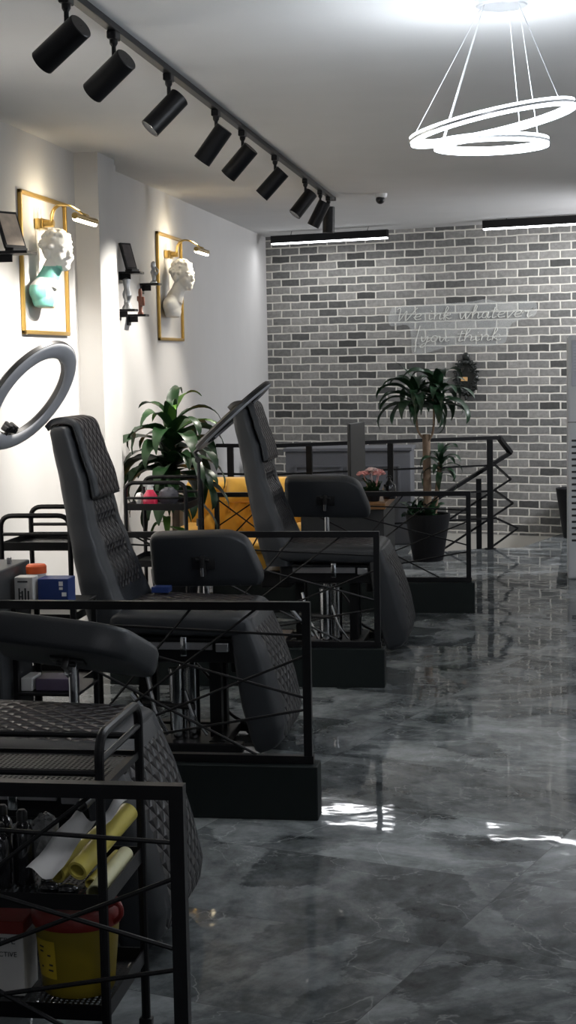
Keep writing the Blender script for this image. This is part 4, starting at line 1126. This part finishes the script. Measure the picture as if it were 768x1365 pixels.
# ------------------------------------------------------------------ track lights
TX = -1.503
t = bpy.data.objects.new('lighting_track',None)
bm = BM(); box(bm,(TX-.018,3.2,CZ-.026),(TX+.018,12.22,CZ),.002,1); box(bm,(TX-.022,12.20,CZ-.028),(TX+.022,12.26,CZ-.001),.003,1)
o = one('lighting_track',bm,M_black_metal,'long black ceiling track that carries the spotlights','track',loc=(TX,7.7,CZ),smooth=False); bpy.data.objects.remove(t)
spots = [(5.19,(-.150,.055,-.100)),(5.79,(-.140,.055,-.100)),(6.68,(-.120,-.060,-.135)),(7.69,(-.11,.01,-.140)),(8.40,(-.125,.02,-.130)),(9.47,(-.12,.0,-.125)),(10.74,(-.11,-.05,-.145)),(11.50,(-.085,.0,-.160)),(11.96,(-.005,.0,-.185))]
spot_labels = ['nearest of the black track spotlights, at the top left corner','second black track spotlight from the top left corner','black track spotlight with its lit lens showing, third from the top left','fourth black track spotlight, next beyond the one with the lit lens','fifth black track spotlight, midway along the track','sixth black track spotlight from the top left, alone after the middle pair','third black track spotlight from the far end of the track','last but one black track spotlight, partly before the upright one','farthest black track spotlight, hanging straight down at the track end']
def track_spot(y, d, label, e):
    d = V(d).normalized(); t = thing('track_spotlight', label, 'spotlight', (TX,y,CZ-.026), group='black cylinder spotlights on the ceiling track')
    bm = BM(); box(bm,(TX-.017,y-.035,CZ-.055),(TX+.017,y+.035,CZ-.026),.003,1); lathe(bm,[(.015,-.055),(.015,-.068),(.009,-.078)],(TX,y,CZ),n=16); obj('track_adapter',bm,M_black_metal,t,smooth=False)
    piv = V((TX,y,CZ-.165)); c = piv+d*.012
    bm = BM(); cyl(bm,(TX,y,CZ-.072),piv,.0085,n=12); obj('stem',bm,M_black_metal,t)
    L, r = .19, .0445
    a, b = c-d*L*.42, c+d*L*.58
    s = d.cross(V((0,1,0))).normalized(); w = s.cross(d)
    def ring(p, q): return [p+(s*math.cos(2*PI*i/36)+w*math.sin(2*PI*i/36))*q for i in range(36)]
    bm = BM(); loft(bm,[ring(a,.002),ring(a,r-.003),ring(a+d*.003,r),ring(b,r),ring(b,r-.004),ring(b-d*.022,r-.005)],cap=False)
    hs = obj('lamp_housing',bm,M_black_metal,t)
    bm = BM(); loft(bm,[ring(b-d*.021,r-.0055),ring(b-d*.0205,.001)],cap=False); obj('lens',bm,M_lens,hs)
    li = bpy.data.lights.new('spot_light','SPOT'); li.energy = e; li.spot_size = math.radians(66); li.spot_blend = .75; li.color = (1,.945,.86); li.shadow_soft_size = .03
    lo_ = bpy.data.objects.new('spot_light',li); COL.objects.link(lo_); lo_.parent = t; lo_.location = b+d*.006-V(t.location); lo_.rotation_euler = d.to_track_quat('-Z','Y').to_euler()
EN = [210,220,260,290,280,230,200,120,40]
for (y, d), l, e in zip(spots, spot_labels, EN): track_spot(y, d, l, e)

# ------------------------------------------------------------------ linear pendants near the brick wall
def linear_light(p, q, label, e):
    p, q = V(p), V(q); t = thing('linear_pendant_light', label, 'light', (p+q)/2, group='black linear lamps along the brick wall'); d = (q-p).normalized()
    bm = BM(); bar(bm,p+V((0,0,.036)),q+V((0,0,.036)),.05,.07,up=(0,0,1)); hs = obj('lamp_housing',bm,M_black_metal,t,smooth=False)
    bm = BM(); bar(bm,p+d*.006+V((0,0,-.006)),q-d*.006+V((0,0,-.006)),.040,.014,up=(0,0,1)); obj('led_strip',bm,M_led,t,smooth=False)
    for f in (.17,.83):
        m_ = p.lerp(q,f); bm = BM(); tube(bm,[m_+V((0,0,.07)),(m_.x+.01,m_.y,CZ)],.003,n=6); obj('suspension_wire',bm,M_dark,t)
    li = bpy.data.lights.new('linear_light','AREA'); li.shape = 'RECTANGLE'; li.size = (q-p).length*.96; li.size_y = .05; li.energy = e; li.color = (.97,.98,1)
    lo_ = bpy.data.objects.new('linear_light',li); COL.objects.link(lo_); lo_.parent = t; lo_.location = (0,0,-.018); lo_.rotation_euler = (0,0,math.atan2(d.y,d.x))
linear_light(onB(-2.328,.5,2.762),onB(-1.178,.5,2.762),'black linear lamp with a white glowing strip, left above the brick wall',8)
linear_light(onB(-.291,.5,2.79),onB(.90,.5,2.79),'black linear lamp cut by the right edge above the brick wall',7)

# ------------------------------------------------------------------ chandelier
CC = V((-.107,5.75,0))
t = thing('ring_chandelier','glowing white double ring chandelier hung from thin cords','chandelier',(CC.x,CC.y,CZ))
bm = BM(); lathe(bm,[(.001,-.022),(.085,-.022),(.09,-.018),(.09,0),(.001,0)],(CC.x,CC.y-.03,CZ),n=40); obj('ceiling_plate',bm,M_chandrim,t)
def led_ring(c, R, tilt_y, tilt_x, h=.014, w=.012):
    c = V(c); M = Matrix.Translation(c) @ Matrix.Rotation(tilt_y,4,'Y') @ Matrix.Rotation(tilt_x,4,'X'); N = 72
    def pr(prof):
        rings = []
        for i in range(N):
            a = 2*PI*i/N; rings.append([M @ V((math.cos(a)*(R+x),math.sin(a)*(R+x),z)) for x, z in prof])
        rings.append(rings[0][:]); bm = BM(); loft(bm,rings,cap=False); bmesh.ops.remove_doubles(bm,verts=bm.verts,dist=1e-6); return bm
    rim = obj('ring_frame',pr([(-w*.8,-.0045),(w*1.0,-.0045),(w*1.0,.0045),(-w*.8,.0045)]),M_chandrim,t)
    obj('ring_led',pr([(-w*.6,.004),(w*.8,.004),(w*.8,h),(-w*.6,h)]),M_chand,rim); obj('ring_led',pr([(-w*.6,-h),(w*.8,-h),(w*.8,-.004),(-w*.6,-.004)]),M_chand,rim)
    return M
M1 = led_ring((-.141,5.72,2.455),.281,math.radians(-11),math.radians(1))
M2 = led_ring((-.146,5.75,2.388),.190,math.radians(-.5),math.radians(0))
for (M, R, angs) in ((M1,.281,(200,70,-35)),(M2,.19,(160,215,30))):
    for a in angs:
        a = math.radians(a); p = M @ V((math.cos(a)*R,math.sin(a)*R,.014)); top_ = V((CC.x+math.cos(a)*.07,CC.y-.03+math.sin(a)*.07,CZ-.02))
        bm = BM(); tube(bm,[p,top_],.0016,n=5); obj('cord',bm,M_cord,t)
for z, e, R in ((2.42,13,.26),(2.33,20,.22)):
    li = bpy.data.lights.new('chandelier_light','POINT'); li.energy = e; li.shadow_soft_size = R; li.color = (.86,.93,1)
    lo_ = bpy.data.objects.new('chandelier_light',li); COL.objects.link(lo_); lo_.parent = t; lo_.location = (-.03,0,z-CZ)

# cctv
q = V((-1.124,12.09,CZ))
t = thing('security_camera','small white dome camera with a black lens on the ceiling','camera',q)
bm = BM(); lathe(bm,[(.001,0),(.048,0),(.046,-.02),(.040,-.032),(.001,-.032)],q,n=28); obj('camera_base',bm,M_cctv,t)
bm = BM(); ellipsoid(bm,q+V((-.005,-.012,-.045)),(.034,.034,.034),20,14); obj('lens_ball',bm,M_dark,t)

# ------------------------------------------------------------------ things on the brick wall
# script sign (acrylic sheet with unlit tubes)
glyph = {
 'W':([[(0,.9),(.08,1.0),(.14,.9),(.16,.1),(.2,.02),(.42,.75),(.45,.1),(.5,.02),(.78,.8),(.88,1.0)]],.78),
 'e':([[(0,.22),(.22,.28),(.3,.42),(.22,.5),(.08,.4),(.06,.15),(.16,.02),(.34,.1)]],.34),
 'i':([[(.02,.45),(.04,.12),(.1,.02),(.2,.12)],[(.07,.66),(.08,.70)]],.2),
 'n':([[(0,.42),(.05,.48),(.06,.02),(.08,.3),(.2,.48),(.28,.4),(.28,.1),(.34,.02),(.42,.12)]],.42),
 'k':([[(0,.3),(.14,.8),(.12,1.0),(.06,.9),(.04,.02),(.08,.28),(.24,.48),(.28,.36),(.1,.25),(.26,.03),(.36,.1)]],.38),
 'w':([[(0,.48),(.06,.1),(.14,.02),(.24,.42),(.26,.1),(.34,.02),(.46,.45),(.54,.44)]],.52),
 'h':([[(0,.3),(.14,.85),(.12,1.02),(.05,.9),(.03,.02),(.06,.3),(.18,.48),(.26,.38),(.26,.08),(.32,.02),(.4,.12)]],.4),
 'a':([[(.26,.44),(.12,.48),(.03,.3),(.06,.06),(.18,.06),(.27,.46),(.27,.1),(.33,.02),(.4,.12)]],.4),
 't':([[(.1,.85),(.06,.1),(.12,.02),(.24,.1)],[(-.04,.58),(.24,.62)]],.24),
 'v':([[(0,.46),(.06,.44),(.12,.03),(.16,.03),(.3,.42),(.36,.44)]],.34),
 'r':([[(0,.3),(.1,.52),(.12,.42),(.24,.45),(.22,.1),(.28,.02),(.42,.14)]],.36),
 'y':([[(0,.46),(.04,.14),(.12,.06),(.24,.46),(.22,-.2),(.12,-.45),(.04,-.3),(.36,.12)]],.36),
 'o':([[(.2,.47),(.08,.44),(.03,.2),(.12,.02),(.24,.12),(.24,.4),(.16,.46),(.34,.4)]],.34),
 'u':([[(0,.46),(.04,.1),(.12,.02),(.24,.44),(.25,.1),(.31,.02),(.4,.12)]],.4),
}
def sign_line(t, s, x0, z0, size, endx):
    tot = sum((glyph[c][1] if c != ' ' else .3) for c in s); kx = (endx-x0)/tot; x = x0
    for c in s:
        if c == ' ': x += .3*kx; continue
        st, adv = glyph[c]; bm = BM()
        for path in st:
            P = smooth_path([(x+(px+.12*pz)*kx, -.018, z0+pz*size) for px, pz in path], 5)
            tube(bm, P, .0042, n=6)
        obj('letter_tube', bm, M_tube_off, t, world=False); x += adv*kx
sg = onB(-.640,0,1.93)
t = thing('script_sign','unlit script sign reading We ink whatever you think on clear acrylic','sign',sg,-BE)
sx = lambda X: (X-(-.640))/DB.x
sign_line(t,'We ink whatever',sx(-1.315),.075,.115,sx(-.03))
sign_line(t,'you think',sx(-1.07),-.135,.115,sx(-.30))
bm = BM(); tube(bm,smooth_path([(sx(-1.125),-.018,-.225),(sx(-1.105),-.018,-.10),(sx(-1.07),-.018,.02)],5),.0042,n=6); obj('letter_tube',bm,M_tube_off,t,world=False)
outl = [(-1.37,.03),(-1.36,.17),(-1.25,.21),(-.62,.23),(-.45,.25),(-.30,.22),(-.02,.22),(.03,.16),(.0,.08),(-.20,.02),(-.24,-.10),(-.30,-.17),(-.55,-.19),(-.75,-.17),(-1.02,-.24),(-1.15,-.24),(-1.16,-.08),(-1.2,.03)]
bm = BM(); P = smooth_path([(sx(a),0,b) for a, b in outl],4,closed=True)
loft(bm,[[(p.x,-.013,p.z) for p in P],[(p.x,-.009,p.z) for p in P]])
obj('acrylic_sheet',bm,M_acrylic,t,world=False,smooth=False)
bm = BM()
for a, b in ((-1.3,.15),(0,.15),(-1.1,-.15),(-.35,-.12)): tube(bm,[(sx(a),-.02,b),(sx(a),0,b)],.006,n=10)
obj('standoff',bm,M_steel,t,world=False)

# carved ornament
sg = onB(-.628,0,1.466)
t = thing('carved_wall_ornament','black baroque carved oval plaque with a small tan plate on brick','ornament',sg,-BE)
bm = BM(); w, h = .128, .222
pts = []
N = 48
rings = []
for k, (s_, d_) in enumerate(((1.0,-.002),(1.0,-.018),(.90,-.030),(.78,-.032),(.70,-.022),(.3,-.020),(.01,-.020))):
    rings.append([V((math.cos(2*PI*i/N)*w*.86*s_*(1+.05*math.cos(10*2*PI*i/N)*(s_>.8)),d_,math.sin(2*PI*i/N)*h*.80*s_*(1+.04*math.cos(10*2*PI*i/N)*(s_>.8))-.012)) for i in range(N)])
loft(bm,rings)
obj('backing',bm,M_orn,t,world=False)
def scroll(bm, c, r0, a0, turns, sgn, r=.009):
    P = []
    for i in range(26):
        f = i/25; a = a0+sgn*turns*2*PI*f; rr = r0*(1-f*.82); P.append((c[0]+math.cos(a)*rr,-.030-.008*f,c[1]+math.sin(a)*rr))
    tube(bm,P,[r*(1-.5*i/25) for i in range(26)],n=8)
bm = BM()
for s in (-1,1):
    for (x,z,r0,a0) in ((.055,.135,.030,2.2),(.095,.085,.032,1.2),(.105,.02,.030,.6),(.10,-.05,.030,.1),(.075,-.115,.032,-.5),(.035,-.165,.028,-1.0),(.05,.06,.024,2.6),(.055,-.07,.022,3.4)):
        scroll(bm,(s*x,z),r0,a0 if s>0 else PI-a0,1.15,s)
ellipsoid(bm,(0,-.03,.185),(.036,.022,.038),20,12); ellipsoid(bm,(0,-.035,.13),(.030,.018,.022),16,10); ellipsoid(bm,(0,-.03,-.205),(.016,.014,.026),14,10)
for i in range(22):
    a = 2*PI*i/22; ellipsoid(bm,(math.cos(a)*w*.74,-.036,math.sin(a)*h*.66-.012),(.010,.010,.010),8,6)
obj('scrollwork',bm,M_orn,t,world=False)
bm = BM(); box(bm,(-.047,-.040,-.045),(.018,-.034,-.008),.001,1); o = obj('plate',bm,M_tan,t,smooth=False,world=False); o['label'] = 'small plain tan plate'

# ------------------------------------------------------------------ air conditioner
t = thing('air_conditioner','tall white floor standing air conditioner at the right edge','air conditioner',(.52,12.1,0))
bm = BM(); box(bm,(.240,11.93,0),(.80,12.32,1.79),.018,3); obj('cabinet',bm,M_ac,t,smooth=False)
bm = BM(); box(bm,(.268,11.922,1.42),(.775,11.932,1.755),.004,1); p_ = obj('outlet_panel',bm,M_acpanel,t,smooth=False)
bm = BM()
for k in range(9): box(bm,(.282,11.917,1.535+k*.022),(.763,11.924,1.539+k*.022))
obj('louvre',bm,M_ac,p_,smooth=False)
bm = BM(); box(bm,(.240,11.927,1.155),(.80,11.931,1.160)); obj('seam',bm,M_acdark,t,smooth=False)
bm = BM()
for k in range(17):
    box(bm,(.268,11.925,.28+k*.046),(.772,11.932,.295+k*.046),.002,1)
obj('intake_slots',bm,M_acdark,t,smooth=False)

# ------------------------------------------------------------------ lights outside the view: daylight and added fills
def area(loc, size, e, col, rot=(0,0,0), sy=None):
    li = bpy.data.lights.new('unseen_area_light','AREA'); li.shape = 'RECTANGLE'; li.size = size; li.size_y = sy or size; li.energy = e; li.color = col
    o = bpy.data.objects.new('unseen_area_light',li); COL.objects.link(o); o.location = loc; o.rotation_euler = rot; return o
area((1.2,-2.85,1.55),2.6,14,(.82,.90,1),(PI/2,0,0),2.0)       # shop front behind the camera (daylight)
for (x, y, e) in ((1.8,2.4,10),(1.8,6.2,42),(1.9,9.5,34)):  # unseen point fills added right of the view to brighten the room
    li = bpy.data.lights.new('unseen_fill','POINT'); li.energy = e; li.shadow_soft_size = .2; li.color = (.88,.93,1)
    o = bpy.data.objects.new('unseen_fill',li); COL.objects.link(o); o.location = (x,y,2.05)
ww = area((1.75,13.0,2.35),.5,105,(.95,.96,1)); ww.rotation_euler = V((-2.6,2.35,-1.15)).to_track_quat('-Z','Y').to_euler()      # unseen area fill added to brighten the bricks
li = bpy.data.lights.new('unseen_fill','POINT'); li.energy = 26; li.shadow_soft_size = .15; li.color = (.95,.96,1)  # unseen point fill added overhead to brighten the near trolley
o = bpy.data.objects.new('unseen_fill',li); COL.objects.link(o); o.location = (-.35,1.9,2.55)
w = bpy.data.worlds.new('world'); sc.world = w; w.use_nodes = True
w.node_tree.nodes['Background'].inputs[0].default_value = (.5,.55,.6,1); w.node_tree.nodes['Background'].inputs[1].default_value = .05
sc.view_settings.view_transform = 'Standard'
sc.view_settings.exposure = -0.35
